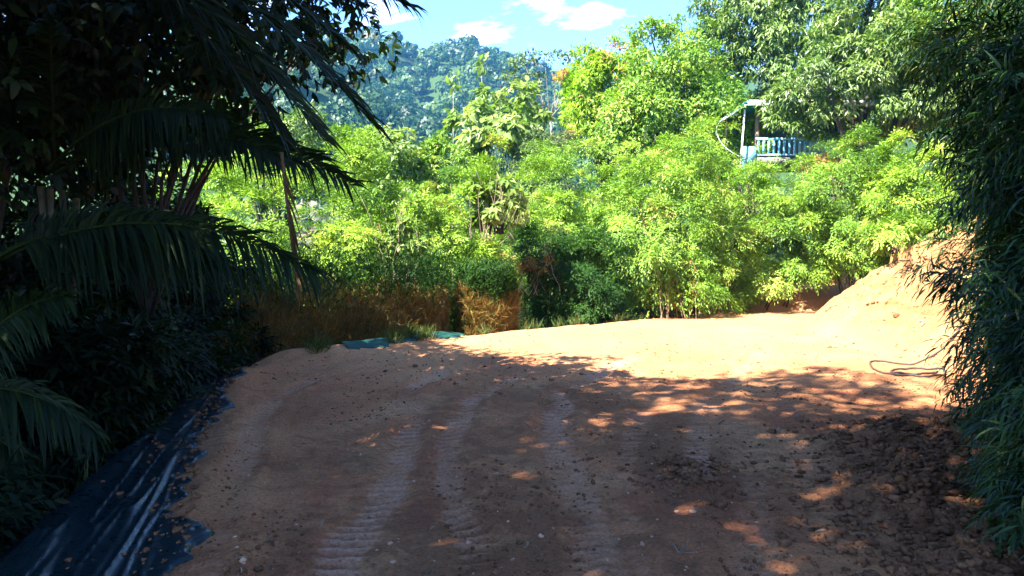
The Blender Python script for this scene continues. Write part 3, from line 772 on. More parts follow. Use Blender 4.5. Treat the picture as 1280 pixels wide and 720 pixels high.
pxtree('grey_tree', 'dark grey green tree between the pale large leaved tree and the bright rounded tree', (640, 725, 160, 260), 34.0, M['grey'], 47, clumps=70, rc=.55, per=70, L=.2, W=.05, whorl=2, droop=.5)
pxtree('broadleaf_tree', 'pale scrubby tree nearest the palm, below the far hills', (430, 530, 150, 250), 30.0, M['big'], 48, clumps=60, rc=.5, per=26, L=.32, W=.16, tmpl=LEAF_BIG, droop=.4, r0=.1, shell=.3, lob=.45)
pxtree('broadleaf_tree', 'low spreading pale tree left of the large leaved tree', (505, 590, 175, 260), 31.0, M['yellow'], 49, clumps=50, rc=.5, per=50, L=.2, W=.07, droop=.4, r0=.1, shell=.35, whorl=2)
pxtree('broadleaf_tree', 'rounded tree behind the palm fronds, left of the pale scrubby tree', (250, 440, 120, 260), 33.0, M['mango'], 50, clumps=110, rc=.6, per=60, L=.24, W=.08, whorl=2, droop=.4)
def new_leaves():
    root = [o for o in bpy.data.objects if o.name == 'mango_tree'][0]; rng = np.random.default_rng(140); g = Geo()
    C = np.array([at(px, py, 35.3 + d) for px, py, d in ((776, 62, .5), (783, 70, .3), (768, 58, .8), (703, 92, .2), (698, 98, 0), (712, 168, -.6), (705, 175, -.6), (790, 58, .8))])
    foliage(g, rng, C, np.tile([0, -.5, .6], (len(C), 1)), .28, 34, .2, .06, .4, whorl=2)
    g.A = [np.clip(a * .2 + .85, 0, 1) for a in g.A]
    part(g, 'new_leaves', M['mango_new'], root)
new_leaves()
def sparse_tree():
    rng = np.random.default_rng(60); Y = 48.0
    b = np.array([px_x(695, Y), Y, gz(px_x(695, Y), Y)])
    root = empty('sparse_tree', tuple(b)); tag(root, 'thin pale umbrella shaped tree with open crown against the hills', 'tree')
    s = Geo(); g = Geo()
    fork = at(688, 150, Y); path = np.array([b, b * .5 + fork * .5 + np.array([.1, 0, 0]), fork])
    V, T = tube(path, [.11, .08, .06], 7); s.add(V, T)
    C = []
    for px, py in ((655, 78), (668, 72), (682, 70), (697, 69), (711, 76), (650, 92), (672, 90), (705, 90), (640, 100), (664, 105), (715, 98)):
        tp = at(px, py, Y + rng.normal(0, .9)); t = np.linspace(0, 1, 6)[:, None]
        p = fork + (tp - fork) * t; p[:, 2] += np.sin(t[:, 0] * math.pi) * -.35; p += rng.normal(0, .07, (6, 3)) * (t * (1 - t) * 4)
        V, T = tube(p, np.linspace(.04, .012, 6), 5); s.add(V, T)
        for k in range(4): C.append(tp + rng.normal(0, [.45, .45, .16]))
    C = np.array(C); foliage(g, rng, C, np.tile([0, 0, 1.0], (len(C), 1)), .38, 26, .26, .13, .2, flat=.3)
    part(s, 'trunk', M['bark_pale'], root, True); part(g, 'crown', M['grey'], root)
sparse_tree()
def spike_tree(label, px, top, Y, seed):
    rng = np.random.default_rng(seed); X = px_x(px, Y); b = np.array([X, Y, gz(X, Y)]); tp = at(px, top, Y)
    root = empty('sapling', tuple(b)); tag(root, label, 'sapling')
    s = Geo(); t = np.linspace(0, 1, 8)[:, None]; p = b + (tp - b) * t + rng.normal(0, .08, (8, 3)) * t
    V, T = tube(p, np.linspace(.06, .02, 8), 6); s.add(V, T); part(s, 'stem', M['bark_pale'], root, True)
    g = Geo(); C = np.array([p[-1], p[-1] - [0, 0, .35], p[-2], p[-3]]); foliage(g, rng, C, np.tile([0, 0, .4], (4, 1)), .3, 9, .5, .22, .4, LEAF_BIG)
    part(g, 'leaves', M['big'], root)
spike_tree('thin sapling with a tuft of yellow leaves sticking up before the hills', 604, 78, 38.0, 61)
spike_tree('shorter yellow tipped sapling left of the tallest thin sapling', 566, 100, 38.5, 62)

# ---- house
def house():
    Y = 30.0
    def P(px, py, dy=0.0):
        return at(px, py, Y + dy)
    base = P(933, 215)
    root = empty('house', tuple(base)); tag(root, 'small house porch with white roof edge and light blue railing among trees', 'house')
    xl = P(927, 150)[0]; xr = xl + 5.2
    zf = P(940, 197)[2]; zr = P(940, 134)[2]
    def one(name, mat, *boxes, parent=root):
        g = Geo()
        for b in boxes: V, T = box(*b); g.add(V, T)
        o = g.build(name, M[mat], parent, False, loc=tuple(root.location)); return o
    one('porch_floor', 'concrete', (((xl + xr) / 2 + .1, Y + 1.7, zf - .12), (5.2, 3.6, .24)))
    one('wall', 'bluewall', (((xl + xr) / 2 + .2, Y + 3.4, (zf + zr) / 2), (5.0, .15, zr - zf)))
    one('side_wall', 'bluewall', ((xl + .3, Y + 2.6, (zf + zr) / 2), (.14, 1.4, zr - zf)))
    one('footing', 'bluewall', ((xl + .35, Y + .45, zf - .95), (.55, .7, 1.4)))
    d = one('door', 'wood', ((xl + 1.5, Y + 3.30, zf + 1.0), (.85, .05, 2.0)))
    # roof: flat main slab with white fascia, and a teal corrugated lean-to sheet sloping down on the left
    roof = one('roof', 'teal', ((xl + 2.75, Y + 1.5, zr + .10), (5.5, 4.0, .06)))
    one('fascia', 'white', ((xl + 2.6, Y - .53, zr + .07), (5.1, .05, .2)))
    g = Geo(); p0 = P(933, 131, -.5); p1 = P(903, 150, -.5)
    nx_, V = 22, []
    for j in range(nx_):
        f = j / (nx_ - 1)
        for i in range(25):
            yy = Y - .5 + 2.6 * i / 24; zz = .018 * math.sin(i * 1.57 * 2)
            q = p0 + (p1 - p0) * f; V.append((q[0], yy, q[2] + zz + .04 + .03 * math.sin(f * 3.1)))
    n0 = len(V); V += [(a, b, c - .012) for a, b, c in V]; T = []
    for j in range(nx_ - 1):
        for i in range(24):
            a = j * 25 + i; b, c, e = a + 1, a + 26, a + 25
            T += [(a, b, c), (a, c, e), (a + n0, c + n0, b + n0), (a + n0, e + n0, c + n0)]
    g.add(V, T); part(g, 'side_awning', M['teal'], root, True)
    q0 = P(933, 131, -.53); q1 = P(903, 150, -.53)
    g = Geo(); V, T = tube(np.array([q0, q1]), .05, 6); g.add(V, T); part(g, 'awning_edge', M['white'], root)
    g = Geo(); V, T = tube(np.array([P(931, 137, -.4), P(924.5, 224, -.4)]), .034, 8); g.add(V, T); part(g, 'post', M['white'], root, True)
    bp = P(946.5, 136, .1); one('post', 'brownpost', ((bp[0], Y + .1, (zr + zf) / 2), (.15, .15, zr - zf)))
    one('post', 'brownpost', ((xr - .2, Y + .1, (zr + zf) / 2), (.13, .13, zr - zf)))
    # railing
    rl = P(944, 174)[0]; zt = P(944, 174)[2]
    rail = one('railing', 'blue', ((rl + 1.15, Y - .05, zt), (2.3, .08, .09)), ((rl + 1.15, Y - .05, zf + .1), (2.3, .06, .07)))
    for i in range(11):
        one('picket', 'blue', ((rl + .12 + i * .205, Y - .05, (zt + zf) / 2 + .04), (.085, .035, zt - zf - .16)), parent=rail)
    one('panel', 'blue', ((rl - .28, Y - .12, zf + .05), (.55, .06, .75)))
    pp = [P(922, 143, -.5), P(906, 146, -.5), P(896.5, 156, -.5), P(895, 164, -.5), P(899, 175, -.5), P(907, 185, -.5), P(917, 192, -.5), P(925, 196, -.45)]
    t = np.linspace(0, 7, 40); pp = np.array(pp); cc = np.column_stack([np.interp(t, range(8), pp[:, k]) for k in range(3)])
    for _ in range(3): cc[1:-1] = (cc[:-2] + cc[1:-1] * 2 + cc[2:]) / 4
    g = Geo(); V, T = tube(cc, .014, 6); g.add(V, T); part(g, 'hose', M['pvc'], root, True)
house()

# ------------------------------------------------------------------ left side: palms, tall trees, dark shrubs
def frond(g, rng, base, tip, sag, n=44, ll=.55, lw=.0165, droop=.34, vbase=.5, hang=0.0, hint=(0, 0, 1.0)):
    """one pinnate frond: arched rachis with paired leaflets"""
    base = np.asarray(base, float); tip = np.asarray(tip, float); L = np.linalg.norm(tip - base)
    t = np.linspace(0, 1, 18)
    ctrl = (base + tip) / 2 + np.array([0, 0, sag * L])
    R = ((1 - t) ** 2)[:, None] * base + (2 * t * (1 - t))[:, None] * ctrl + (t ** 2)[:, None] * tip
    V, T = tube(R, np.linspace(.02, .004, 18), 5); g.add(V, T, .9)
    tl = np.linspace(.16, .995, n)
    B = np.column_stack([np.interp(tl, t, R[:, k]) for k in range(3)])
    tan = unit(np.column_stack([np.interp(tl + .02, t, R[:, k]) - np.interp(tl - .03, t, R[:, k]) for k in range(3)]))
    side = unit(np.cross(tan, unit(np.array(hint, float)))); upv = np.cross(side, tan)
    for sg in (-1, 1):
        k = n; Ls = (rng.random(n) > .07) * rng.choice([1, 1, 1, .8, 1.1], n) * ll * np.sin(np.clip(tl * 1.05, .12, 1) ** .8 * math.pi * .86 + .12) ** .6 * rng.uniform(.82, 1.12, k)
        ang = np.interp(tl, [0, 1], [1.15, .45])[:, None] + rng.normal(0, .13, (k, 1))
        D = unit(np.cos(ang) * tan + np.sin(ang) * side * sg + upv * (.36 + rng.normal(0, .09, (k, 1))) - np.array([0, 0, hang]))
        ts = np.array([0, .2, .5, .8, 1.0]); ws = np.array([.45, 1, .9, .5, .04])
        dr = droop * rng.uniform(.6, 1.4, k)
        nrm = unit(np.cross(D, tan) * -sg + rng.normal(0, .15, (k, 3)))
        W = unit(np.cross(D, nrm)) * (lw * rng.uniform(.75, 1.2, k))[:, None]
        pts = B[:, None, :] + D[:, None, :] * (Ls[:, None] * ts)[:, :, None]
        pts = pts + np.array([0, 0, -1.0]) * (dr[:, None] * Ls[:, None] * ts ** 2.2)[:, :, None]
        # left, mid (a shallow keel), right
        Lf = pts + W[:, None, :] * ws[None, :, None]; Rt = pts - W[:, None, :] * ws[None, :, None]
        Md = pts - nrm[:, None, :] * (lw * .35) * ws[None, :, None]
        VV = np.stack([Lf, Md, Rt], 2).reshape(k, 15, 3); tf = []
        for i in range(4):
            for c in range(2):
                a = i * 3 + c; tf += [(a, a + 1, a + 4), (a, a + 4, a + 3)]
        tf = np.array(tf)
        g.add(VV.reshape(-1, 3), (tf[None] + (np.arange(k) * 15)[:, None, None]).reshape(-1, 3), np.repeat(np.clip(rng.normal(vbase, .18, k), 0, 1), 15))

def palm(label, X, Y, zc, fronds, seed, nrand=7, flen=2.6, ll=.5, lean=(0, 0), stems=4, hangy=False):
    rng = np.random.default_rng(seed); z0 = gz(X, Y)
    root = empty('palm_tree', (X, Y, z0)); tag(root, label, 'palm', 'palms on the shaded left slope')
    crown = np.array([X + lean[0], Y + lean[1], zc])
    for i in range(stems):
        b = np.array([X + rng.normal(0, .16), Y + rng.normal(0, .16), z0 - .2]); c = crown + rng.normal(0, .12, 3) + np.array([0, 0, -.1 - .35 * i / stems])
        t = np.linspace(0, 1, 9)[:, None]; p = b + (c - b) * t + np.array([lean[0], lean[1], 0]) * (t * (t - 1)) * .4
        r = np.linspace(.055, .035, 9) * rng.uniform(.8, 1.15)
        s = Geo(); V, T = tube(p, r, 8); s.add(V, T)
        for k in range(9):          # leaf-scar rings
            q = b + (c - b) * (k + .5) / 9.5; V, T = tube(np.array([q - [0, 0, .012], q, q + [0, 0, .012]]), [.046, .056, .046], 8, False); s.add(V, T)
        part(s, 'trunk', M['palm_stem'], root, True)
    for (tip, sag, l_) in fronds:
        dr_ = rng.uniform(.4, .8); hint_ = (rng.normal(0, .3), -.35, 1.0) if hangy else None
        g = Geo(); frond(g, rng, crown + rng.normal(0, .05, 3), tip, sag, 84, l_, droop=dr_, hint=hint_ or (rng.normal(.2, .3), -1.0, rng.uniform(.25, .8)))
        part(g, 'frond', M['palm'], root)
    for i in range(nrand):
        a = (i + rng.uniform(-.3, .3)) / nrand * 2 * math.pi
        tip = crown + np.array([math.cos(a) * flen * rng.uniform(.7, 1), math.sin(a) * flen * rng.uniform(.7, 1), rng.uniform(-.5, 1.1)])
        g = Geo(); frond(g, rng, crown, tip, rng.uniform(.22, .36), 54, ll, hint=(rng.normal(0, .6), rng.normal(-.3, .6), 1.0))
        part(g, 'frond', M['palm'], root)
    return root
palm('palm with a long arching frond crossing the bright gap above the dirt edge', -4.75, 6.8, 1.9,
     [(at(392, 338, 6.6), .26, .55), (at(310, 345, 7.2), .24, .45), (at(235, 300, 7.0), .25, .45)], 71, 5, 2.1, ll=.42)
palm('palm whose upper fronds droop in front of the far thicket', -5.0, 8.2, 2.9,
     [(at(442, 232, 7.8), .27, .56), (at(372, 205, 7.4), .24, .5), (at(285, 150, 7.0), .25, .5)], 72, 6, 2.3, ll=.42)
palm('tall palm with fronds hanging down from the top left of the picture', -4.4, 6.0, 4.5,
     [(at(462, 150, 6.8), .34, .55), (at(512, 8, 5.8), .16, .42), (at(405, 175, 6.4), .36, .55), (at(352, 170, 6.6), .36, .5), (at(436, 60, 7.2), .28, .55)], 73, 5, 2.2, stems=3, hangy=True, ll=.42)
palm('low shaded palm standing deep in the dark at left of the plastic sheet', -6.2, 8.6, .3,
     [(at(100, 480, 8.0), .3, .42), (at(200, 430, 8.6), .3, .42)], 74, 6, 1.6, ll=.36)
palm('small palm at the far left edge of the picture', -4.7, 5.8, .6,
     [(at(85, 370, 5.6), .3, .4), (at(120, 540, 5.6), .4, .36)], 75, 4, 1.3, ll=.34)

# dead hanging frond and vine
def hanging():
    rng = np.random.default_rng(80)
    top = at(352, 190, 7.1); g = Geo()
    frond(g, rng, top, top + np.array([.10, .05, -1.25]), .03, 22, .30, .014, .5, .5, hang=.75)
    root = empty('dead_frond', tuple(top)); tag(root, 'withered brown palm frond hanging straight down below the arching fronds', 'palm frond')
    part(g, 'dry_leaflets', M['palm_dry'], root)
hanging()

LG = 'tall shade trees on the left slope'
def lt(label, X, Y, H, r, seed, rb=None, name='tall_tree', clumps=150, per=38, L=.36, W=.15, zb=2.2, r0=.2, mat='dark', tmpl=LEAF_SMALL):
    z0 = gz(X, Y)
    return tree(name, label, (X, Y, z0), (X, Y, (H + zb) / 2), (r, rb or r, (H - zb) / 2), M[mat], seed, clumps=clumps, rc=.75, per=per, L=L, W=W, tmpl=tmpl, whorl=2, droop=.35, r0=r0, group=LG, shell=.3, zmin=-.95)
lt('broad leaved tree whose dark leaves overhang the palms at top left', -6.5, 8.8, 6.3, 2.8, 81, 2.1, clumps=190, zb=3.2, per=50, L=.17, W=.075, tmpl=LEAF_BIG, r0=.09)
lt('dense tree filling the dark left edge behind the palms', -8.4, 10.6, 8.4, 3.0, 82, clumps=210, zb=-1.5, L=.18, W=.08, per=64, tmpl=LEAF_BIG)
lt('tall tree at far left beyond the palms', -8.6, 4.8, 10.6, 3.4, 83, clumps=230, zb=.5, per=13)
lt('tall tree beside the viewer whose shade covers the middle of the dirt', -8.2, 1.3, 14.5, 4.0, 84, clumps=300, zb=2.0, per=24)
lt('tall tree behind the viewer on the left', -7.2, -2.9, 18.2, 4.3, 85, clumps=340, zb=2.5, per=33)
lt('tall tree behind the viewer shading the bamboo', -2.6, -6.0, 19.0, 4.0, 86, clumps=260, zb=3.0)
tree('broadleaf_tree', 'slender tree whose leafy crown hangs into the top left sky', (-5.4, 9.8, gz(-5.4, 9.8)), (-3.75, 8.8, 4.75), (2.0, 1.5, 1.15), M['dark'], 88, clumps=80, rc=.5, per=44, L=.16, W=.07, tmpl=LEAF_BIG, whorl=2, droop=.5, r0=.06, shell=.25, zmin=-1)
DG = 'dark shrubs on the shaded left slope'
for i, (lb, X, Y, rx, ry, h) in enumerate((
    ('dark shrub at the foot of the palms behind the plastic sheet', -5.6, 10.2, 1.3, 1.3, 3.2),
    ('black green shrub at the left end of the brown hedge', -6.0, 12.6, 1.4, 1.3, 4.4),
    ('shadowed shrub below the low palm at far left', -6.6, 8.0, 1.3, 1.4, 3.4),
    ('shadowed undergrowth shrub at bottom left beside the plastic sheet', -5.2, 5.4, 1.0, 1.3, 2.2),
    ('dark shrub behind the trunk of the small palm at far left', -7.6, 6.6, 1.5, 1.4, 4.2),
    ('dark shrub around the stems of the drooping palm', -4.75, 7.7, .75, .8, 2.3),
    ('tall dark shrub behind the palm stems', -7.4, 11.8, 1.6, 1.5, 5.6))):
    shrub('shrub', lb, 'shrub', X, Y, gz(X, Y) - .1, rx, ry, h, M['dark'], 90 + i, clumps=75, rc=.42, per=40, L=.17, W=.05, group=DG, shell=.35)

# ------------------------------------------------------------------ right side: bamboo
def bamboo(label, X, Y, z0, rx, ry, h, seed, lean, clumps=120, per=50):
    rng = np.random.default_rng(seed)
    root = empty('bamboo', (X, Y, z0)); tag(root, label, 'bamboo', 'bamboo clumps on the right')
    C, D = crown_clumps(rng, (X, Y, z0 + h * .5), (rx, ry, h * .52), clumps, .62, -1.0, .22)
    C2, D2 = crown_clumps(rng, (X, Y, z0 + h * .17), (rx * 1.02, ry * 1.02, h * .24), int(clumps * .5), .7, -.8, .2); C = np.concatenate([C, C2]); D = np.concatenate([D, D2])
    k = (C[:, 2] - z0) / h; C[:, 0] += lean[0] * k ** 2; C[:, 1] += lean[1] * k ** 2
    g = Geo(); sprays(g, rng, C, D, .36, per, .145, .021, 7, .28, .4, LEAF_LONG, up=.05)
    for q in range(len(g.A)):
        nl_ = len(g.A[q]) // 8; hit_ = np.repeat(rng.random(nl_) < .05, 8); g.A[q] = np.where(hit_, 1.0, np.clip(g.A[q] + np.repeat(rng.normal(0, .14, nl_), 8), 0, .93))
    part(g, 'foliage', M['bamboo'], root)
    for i in range(6):
        a = rng.uniform(2.4, 4.2); z1 = z0 + h * rng.uniform(.15, .7); st = np.array([X + lean[0] * .3, Y, z1 - .3]); e = st + np.array([math.cos(a) * rx * rng.uniform(1.1, 1.5), math.sin(a) * ry * 1.1, rng.uniform(-.1, .5)])
        t = np.linspace(0, 1, 8)[:, None]; p = st + (e - st) * t; p[:, 2] += .25 * np.sin(t[:, 0] * 2.6)
        s = Geo(); V, T = tube(p, np.linspace(.010, .003, 8), 5); s.add(V, T); part(s, 'cane', M['culm'], root, True)
        g2 = Geo(); sprays(g2, rng, p[3:], np.tile(unit(e - st), (5, 1)), .12, 7, .15, .021, 7, .24, .4, LEAF_LONG, up=0); part(g2, 'foliage', M['bamboo'], root)
    for i in range(7):
        b = np.array([X + rng.normal(0, .25), Y + rng.normal(0, .25), z0 - .2]); t = np.linspace(0, 1, 10)
        a = rng.uniform(0, 6.28); e = np.array([math.cos(a) * rx * .7 + lean[0], math.sin(a) * ry * .7 + lean[1], h])
        p = b + np.column_stack([e[0] * t ** 2, e[1] * t ** 2, e[2] * t])
        s = Geo(); V, T = tube(p, np.linspace(.028, .01, 10), 7); s.add(V, T)
        for q in p[1:-1]:
            V, T = tube(np.array([q - [0, 0, .01], q, q + [0, 0, .01]]), [.028, .033, .028], 7, False); s.add(V, T)
        part(s, 'culm', M['culm'], root, True)
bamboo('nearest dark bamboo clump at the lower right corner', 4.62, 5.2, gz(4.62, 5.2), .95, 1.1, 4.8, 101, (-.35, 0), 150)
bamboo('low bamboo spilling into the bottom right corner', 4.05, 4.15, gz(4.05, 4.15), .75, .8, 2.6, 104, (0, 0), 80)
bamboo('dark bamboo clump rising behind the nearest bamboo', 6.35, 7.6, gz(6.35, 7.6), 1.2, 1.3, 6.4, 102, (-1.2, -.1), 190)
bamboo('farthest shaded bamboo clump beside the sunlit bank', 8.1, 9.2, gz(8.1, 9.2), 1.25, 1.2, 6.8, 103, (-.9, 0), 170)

# ------------------------------------------------------------------ plastic sheets, cable, clods, twigs
def sheet(name, label, cat, path, wid, mat, seed, inner=.35, fall=.95, lift=.012):
    """thin plastic laid from under the soil edge over the lip and down the slope"""
    rng = np.random.default_rng(seed); path = np.asarray(path, float)
    seg = np.linalg.norm(np.diff(path, axis=0), axis=1); cum = np.concatenate([[0], np.cumsum(seg)])
    ns = int(cum[-1] / .025); nw = 140
    s = np.linspace(0, cum[-1], ns); x = np.interp(s, cum, path[:, 0]); y = np.interp(s, cum, path[:, 1])
    tx, ty = np.gradient(x), np.gradient(y); k = np.hypot(tx, ty); nx_, ny_ = -ty / k, tx / k
    for a_ in (nx_, ny_):
        a_[:] = np.convolve(np.pad(a_, 12, mode='edge'), np.ones(25) / 25, 'valid')
    w = np.linspace(-inner, wid, nw)
    S, W = np.meshgrid(s, w, indexing='ij')
    X = x[:, None] + nx_[:, None] * W; Y = y[:, None] + ny_[:, None] * W
    Z = macro(X, Y) + micro(X, Y)[0] * .3
    wr = .015 + .015 * fbm(S * 1.1 + W * 1.4, W * 3.2 - S * .4, seed, 4) * sstep(W, 0.05, .5) + .012 * np.sin(W * 13 + 5 * vnoise(S * .5, W * .6, seed + 1)) * sstep(W, .1, .45) * (.3 + vnoise(S * .8, W * 2, seed + 2)); wr = wr + .024 * (1 - np.abs(fbm(S * .4 + 4, W * 6 + S * .5, seed + 11, 3)) * 3.2).clip(0, 1) ** 3 * sstep(W, .1, .4); wr = np.maximum(wr, .012 * sstep(W, 0, .3))
    edge = .09 * fbm(S * 2.6, W * 1.5, seed + 5, 4) - .16 * (W + .02) / -inner * 0
    rag = vnoise(S * 1.3, S * 0, seed + 6) * .34 + vnoise(S * 3.7, S * 0, seed + 7) * .26 + vnoise(S * 11, W * 6, seed + 8) * .16 + .22 * np.maximum(fbm(S * 2.1, S * 0, seed + 12, 2), 0) - .34
    Z = Z + lift + wr - .14 * sstep(rag - W, -.02, .06)
    V = np.stack([X, Y, Z], -1).reshape(-1, 3); n0 = len(V)
    V = np.concatenate([V, V - [0, 0, .004]])
    idx = np.arange(ns * nw).reshape(ns, nw); a, b, c, d = idx[:-1, :-1], idx[:-1, 1:], idx[1:, 1:], idx[1:, :-1]
    T = np.concatenate([np.stack([a, c, b], -1).reshape(-1, 3), np.stack([a, d, c], -1).reshape(-1, 3)])
    T = np.concatenate([T, T[:, ::-1] + n0])
    g = Geo(); g.add(V, T); o = g.build(name, mat, None, True); tag(o, label, cat)
sheet('plastic_sheet', 'black blue plastic sheet draped over the left edge of the dirt', 'plastic sheet', [(-.9, 2.0), (-1.35, 3), (-2.0, 4.5), (-3.06, 7.4), (-3.95, 10.4), (-4.3, 11.7)], 1.8, M['tarp'], 7)
sheet('plastic_sheet', 'green plastic strip along the foot of the brown hedge', 'plastic sheet', [(-2.95, 13.75), (-2.5, 14.2), (-.9, 16.05)], .55, M['greentarp'], 8, .2)

def cable():
    px = [(1205, 405), (1192, 425), (1178, 438), (1160, 449), (1127, 456), (1100, 452), (1086, 454), (1092, 463), (1117, 470), (1160, 473), (1182, 469), (1180, 462), (1147, 461), (1117, 463), (1112, 467), (1140, 470), (1172, 466)]
    P = np.array([hit(*p) for p in px]); t = np.linspace(0, len(px) - 1, 140)
    C = np.column_stack([np.interp(t, range(len(px)), P[:, k]) for k in range(2)])
    for _ in range(6): C[1:-1] = (C[:-2] + 2 * C[1:-1] + C[2:]) / 4
    z = height(C[:, 0], C[:, 1]) + .02
    g = Geo(); V, T = tube(np.column_stack([C, z]), .016, 6); g.add(V, T)
    tag(g.build('cable', M['cable'], None, True), 'thin dark cable lying in loops on the sunlit dirt', 'cable')
cable()

ICO = None
def lumps(name, label, cat, P, R, mat, seed):
    rng = np.random.default_rng(seed)
    t = (1 + 5 ** .5) / 2
    iv = unit(np.array([(-1, t, 0), (1, t, 0), (-1, -t, 0), (1, -t, 0), (0, -1, t), (0, 1, t), (0, -1, -t), (0, 1, -t), (t, 0, -1), (t, 0, 1), (-t, 0, -1), (-t, 0, 1)], float))
    it = np.array([(0, 11, 5), (0, 5, 1), (0, 1, 7), (0, 7, 10), (0, 10, 11), (1, 5, 9), (5, 11, 4), (11, 10, 2), (10, 7, 6), (7, 1, 8), (3, 9, 4), (3, 4, 2), (3, 2, 6), (3, 6, 8), (3, 8, 9), (4, 9, 5), (2, 4, 11), (6, 2, 10), (8, 6, 7), (9, 8, 1)])
    # one subdivision
    vs = list(map(tuple, iv)); cache = {}; nt = []
    def mid(a, b):
        k = (min(a, b), max(a, b))
        if k not in cache:
            m_ = np.array(vs[a]) + np.array(vs[b]); vs.append(tuple(m_ / np.linalg.norm(m_))); cache[k] = len(vs) - 1
        return cache[k]
    for a, b, c in it:
        ab, bc, ca = mid(a, b), mid(b, c), mid(c, a); nt += [(a, ab, ca), (b, bc, ab), (c, ca, bc), (ab, bc, ca)]
    iv = np.array(vs); it = np.array(nt); n = len(P); m_ = len(iv)
    sc_ = rng.uniform(.6, 1.3, (n, 1, 3)) * np.array([1.1, 1.1, .75])
    V = iv[None] * rng.uniform(.55, 1.3, (n, m_, 1)) * sc_ * R[:, None, None] + P[:, None, :]
    g = Geo(); g.add(V.reshape(-1, 3), (it[None] + (np.arange(n) * m_)[:, None, None]).reshape(-1, 3))
    tag(g.build(name, mat), label, cat, kind='stuff')
def scatter():
    rng = np.random.default_rng(120)
    pts = []; rad = []
    # heap on the right
    n = 4200; y = rng.uniform(3.4, 8.6, n); x = np.interp(y, [3, 5.6, 8.8], [4.0, 4.5, 6.1]) + rng.normal(-1.25, .5, n)
    pts.append(np.column_stack([x, y])); rad.append(np.exp(rng.normal(-4.15, .5, n)))
    cx, cy_ = gp(862, 598); n = 260; pts.append(np.column_stack([rng.normal(cx, .2, n), rng.normal(cy_, .4, n)])); rad.append(np.exp(rng.normal(-4.0, .4, n)))
    n = 8000; y = 3.6 + 14 * rng.random(n) ** 1.4; u = rng.uniform(-.46, .62, n); x = u * y
    k = (vnoise(x * 1.1, y * .8, 5) > .42) & (edge_d(x, y) < -.05); pts.append(np.column_stack([x, y])[k]); rad.append(np.exp(rng.normal(-4.75, .45, k.sum())))
    XY = np.concatenate(pts); R = np.minimum(np.concatenate(rad), .042)
    P = np.column_stack([XY, height(XY[:, 0], XY[:, 1]) + R * .25])
    lumps('soil_clods', 'dark loose soil clods strewn over the dirt', 'soil clods', P, R, M['clod'], 121)
    E = np.array(EDGE[1:7]); seg = np.linalg.norm(np.diff(E, axis=0), axis=1); cum = np.concatenate([[0], np.cumsum(seg)]); n = 420
    q = rng.uniform(2, cum[-1], n); x = np.interp(q, cum, E[:, 0]) - np.abs(rng.normal(.1, .28, n)); y = np.interp(q, cum, E[:, 1])
    R = np.minimum(np.exp(rng.normal(-4.4, .5, n)), .035); P = np.column_stack([x, y, macro(x, y) + .03])
    lumps('spilled_soil', 'brown soil crumbs spilled on the plastic sheet', 'spilled soil', P, R, M['clod'], 123)
    n = 900; y = 3.6 + 14 * rng.random(n) ** 1.3; x = rng.uniform(-.46, .62, n) * y; k = edge_d(x, y) < -.05; x, y = x[k], y[k]
    R = np.exp(rng.normal(-4.8, .4, len(x))); P = np.column_stack([x, y, height(x, y) + R * .3])
    lumps('pebbles', 'pale pebbles strewn over the dirt', 'pebbles', P, R, M['stone'], 122)
    # fallen leaves, mostly by the bamboo
    n = 900; y = rng.uniform(3.4, 9.5, n); x = np.interp(y, [3, 5.6, 8.8], [4.0, 4.5, 6.1]) - np.abs(rng.normal(0, .6, n)) + .2
    n2 = 350; y2 = 3.6 + 10 * rng.random(n2); x2 = rng.uniform(-.4, .6, n2) * y2; k = edge_d(x2, y2) < 0
    x = np.concatenate([x, x2[k]]); y = np.concatenate([y, y2[k]]); n = len(x)
    P = np.column_stack([x, y, height(x, y) + .012 + rng.uniform(0, .012, n)])
    D = unit(np.column_stack([rng.normal(size=n), rng.normal(size=n), rng.normal(0, .15, n)])); N = unit(np.column_stack([rng.normal(0, .3, n), rng.normal(0, .3, n), np.ones(n)]))
    g = Geo(); leaves(g, P, D, N, rng.uniform(.04, .12, n), rng.uniform(.012, .028, n), rng.random(n), LEAF_LONG)
    tag(g.build('leaf_litter', M['litter']), 'dead leaves scattered on the dirt near the bamboo', 'leaf litter', kind='stuff')
    # grass along the left and far edges
    g = Geo(); E = np.array(EDGE); seg = np.linalg.norm(np.diff(E, axis=0), axis=1); cum = np.concatenate([[0], np.cumsum(seg)])
    n = 9000; s = rng.uniform(cum[1] + 6, cum[12], n); x = np.interp(s, cum, E[:, 0]); y = np.interp(s, cum, E[:, 1])
    far = y > 11.2; offs = np.where(far & (x > -4.2), rng.uniform(.05, .5, n), rng.uniform(1.0, 2.6, n))
    tx = np.interp(s + .2, cum, E[:, 0]) - np.interp(s - .2, cum, E[:, 0]); ty = np.interp(s + .2, cum, E[:, 1]) - np.interp(s - .2, cum, E[:, 1]); k = np.hypot(tx, ty)
    x = x - ty / k * offs; y = y + tx / k * offs
    keep = vnoise(x * 1.7, y * 1.7, 77) > np.where(far, .74, .38); x, y = x[keep], y[keep]; n = len(x)
    P = np.column_stack([x, y, macro(x, y)]); D = unit(np.column_stack([rng.normal(0, .5, n), rng.normal(0, .5, n), np.ones(n)]))
    leaves(g, P, D, rand_dirs(rng, n), rng.uniform(.12, .38, n), rng.uniform(.008, .016, n), rng.random(n), LEAF_LONG)
    tag(g.build('grass', M['grass']), 'rough grass along the edge of the slope', 'grass', kind='stuff')
scatter()

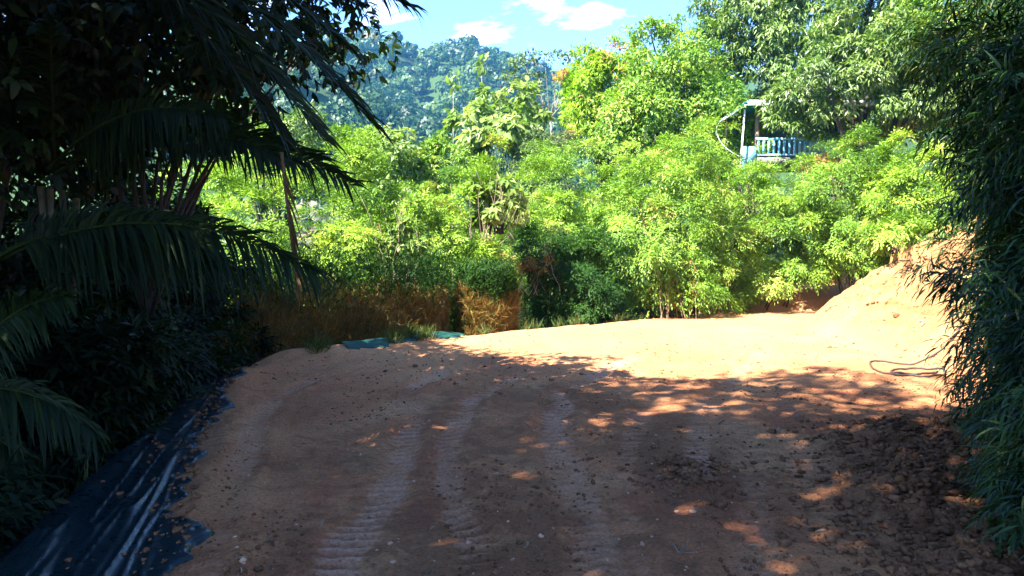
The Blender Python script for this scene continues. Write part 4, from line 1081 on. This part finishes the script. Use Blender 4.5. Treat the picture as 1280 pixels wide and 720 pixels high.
def bank_bits():
    rng = np.random.default_rng(160); n = 110; pts = np.array([hit(rng.uniform(1035, 1190), rng.uniform(318, 450)) for _ in range(n)])
    R = np.minimum(np.exp(rng.normal(-4.0, .5, n)), .06); pts[:, 2] += R * .2
    lumps('bank_clods', 'earth clods fallen on the face of the sunlit bank', 'soil clods', pts, R, M['clod'], 124)
bank_bits()
def root_strand(label, pa, pb, r0, seed):
    rng = np.random.default_rng(seed); a = hit(*pa); b = hit(*pb); t = np.linspace(0, 1, 14)[:, None]; p = a + (b - a) * t + rng.normal(0, .04, (14, 3)); p[:, 2] = height(p[:, 0], p[:, 1]) + .015 + .02 * np.abs(np.sin(t[:, 0] * 9))
    g = Geo(); V, T = tube(p, np.linspace(r0, r0 * .35, 14), 5); g.add(V, T); tag(g.build('root', M['twig'], None, True), label, 'root')
root_strand('thin root running across the upper face of the sunlit bank', (1092, 326), (1182, 322), .014, 161)
root_strand('dark root hanging down the left part of the sunlit bank', (1066, 330), (1080, 372), .016, 162)
root_strand('root at the top of the bank under the tuft nearest the bamboo', (1120, 312), (1170, 335), .013, 163)
def twig(label, pa, pb, r, seed, lift=.02, forks=2):
    rng = np.random.default_rng(seed); a = hit(*pa); b = hit(*pb); t = np.linspace(0, 1, 8)[:, None]
    p = a + (b - a) * t + rng.normal(0, .02, (8, 3)); p[:, 2] = height(p[:, 0], p[:, 1]) + lift + np.abs(rng.normal(0, .015, 8))
    g = Geo(); V, T = tube(p, np.linspace(r, r * .4, 8), 5); g.add(V, T)
    for k in range(forks):
        q = p[3 + k * 2]; V, T = tube(np.array([q, q + rng.normal(0, .09, 3) + [0, 0, .05]]), [r * .5, r * .25], 4); g.add(V, T)
    tag(g.build('twig', M['twig'], None, True), label, 'twig')
twig('small dark twig lying at the foot of the sunlit bank', (1032, 390), (1047, 387), .02, 131)
twig('short twig sticking up on the sunlit bank', (1150, 404), (1155, 408), .018, 132)
twig('thin twig on the shaded dirt near the bottom centre', (845, 690), (862, 698), .006, 133)
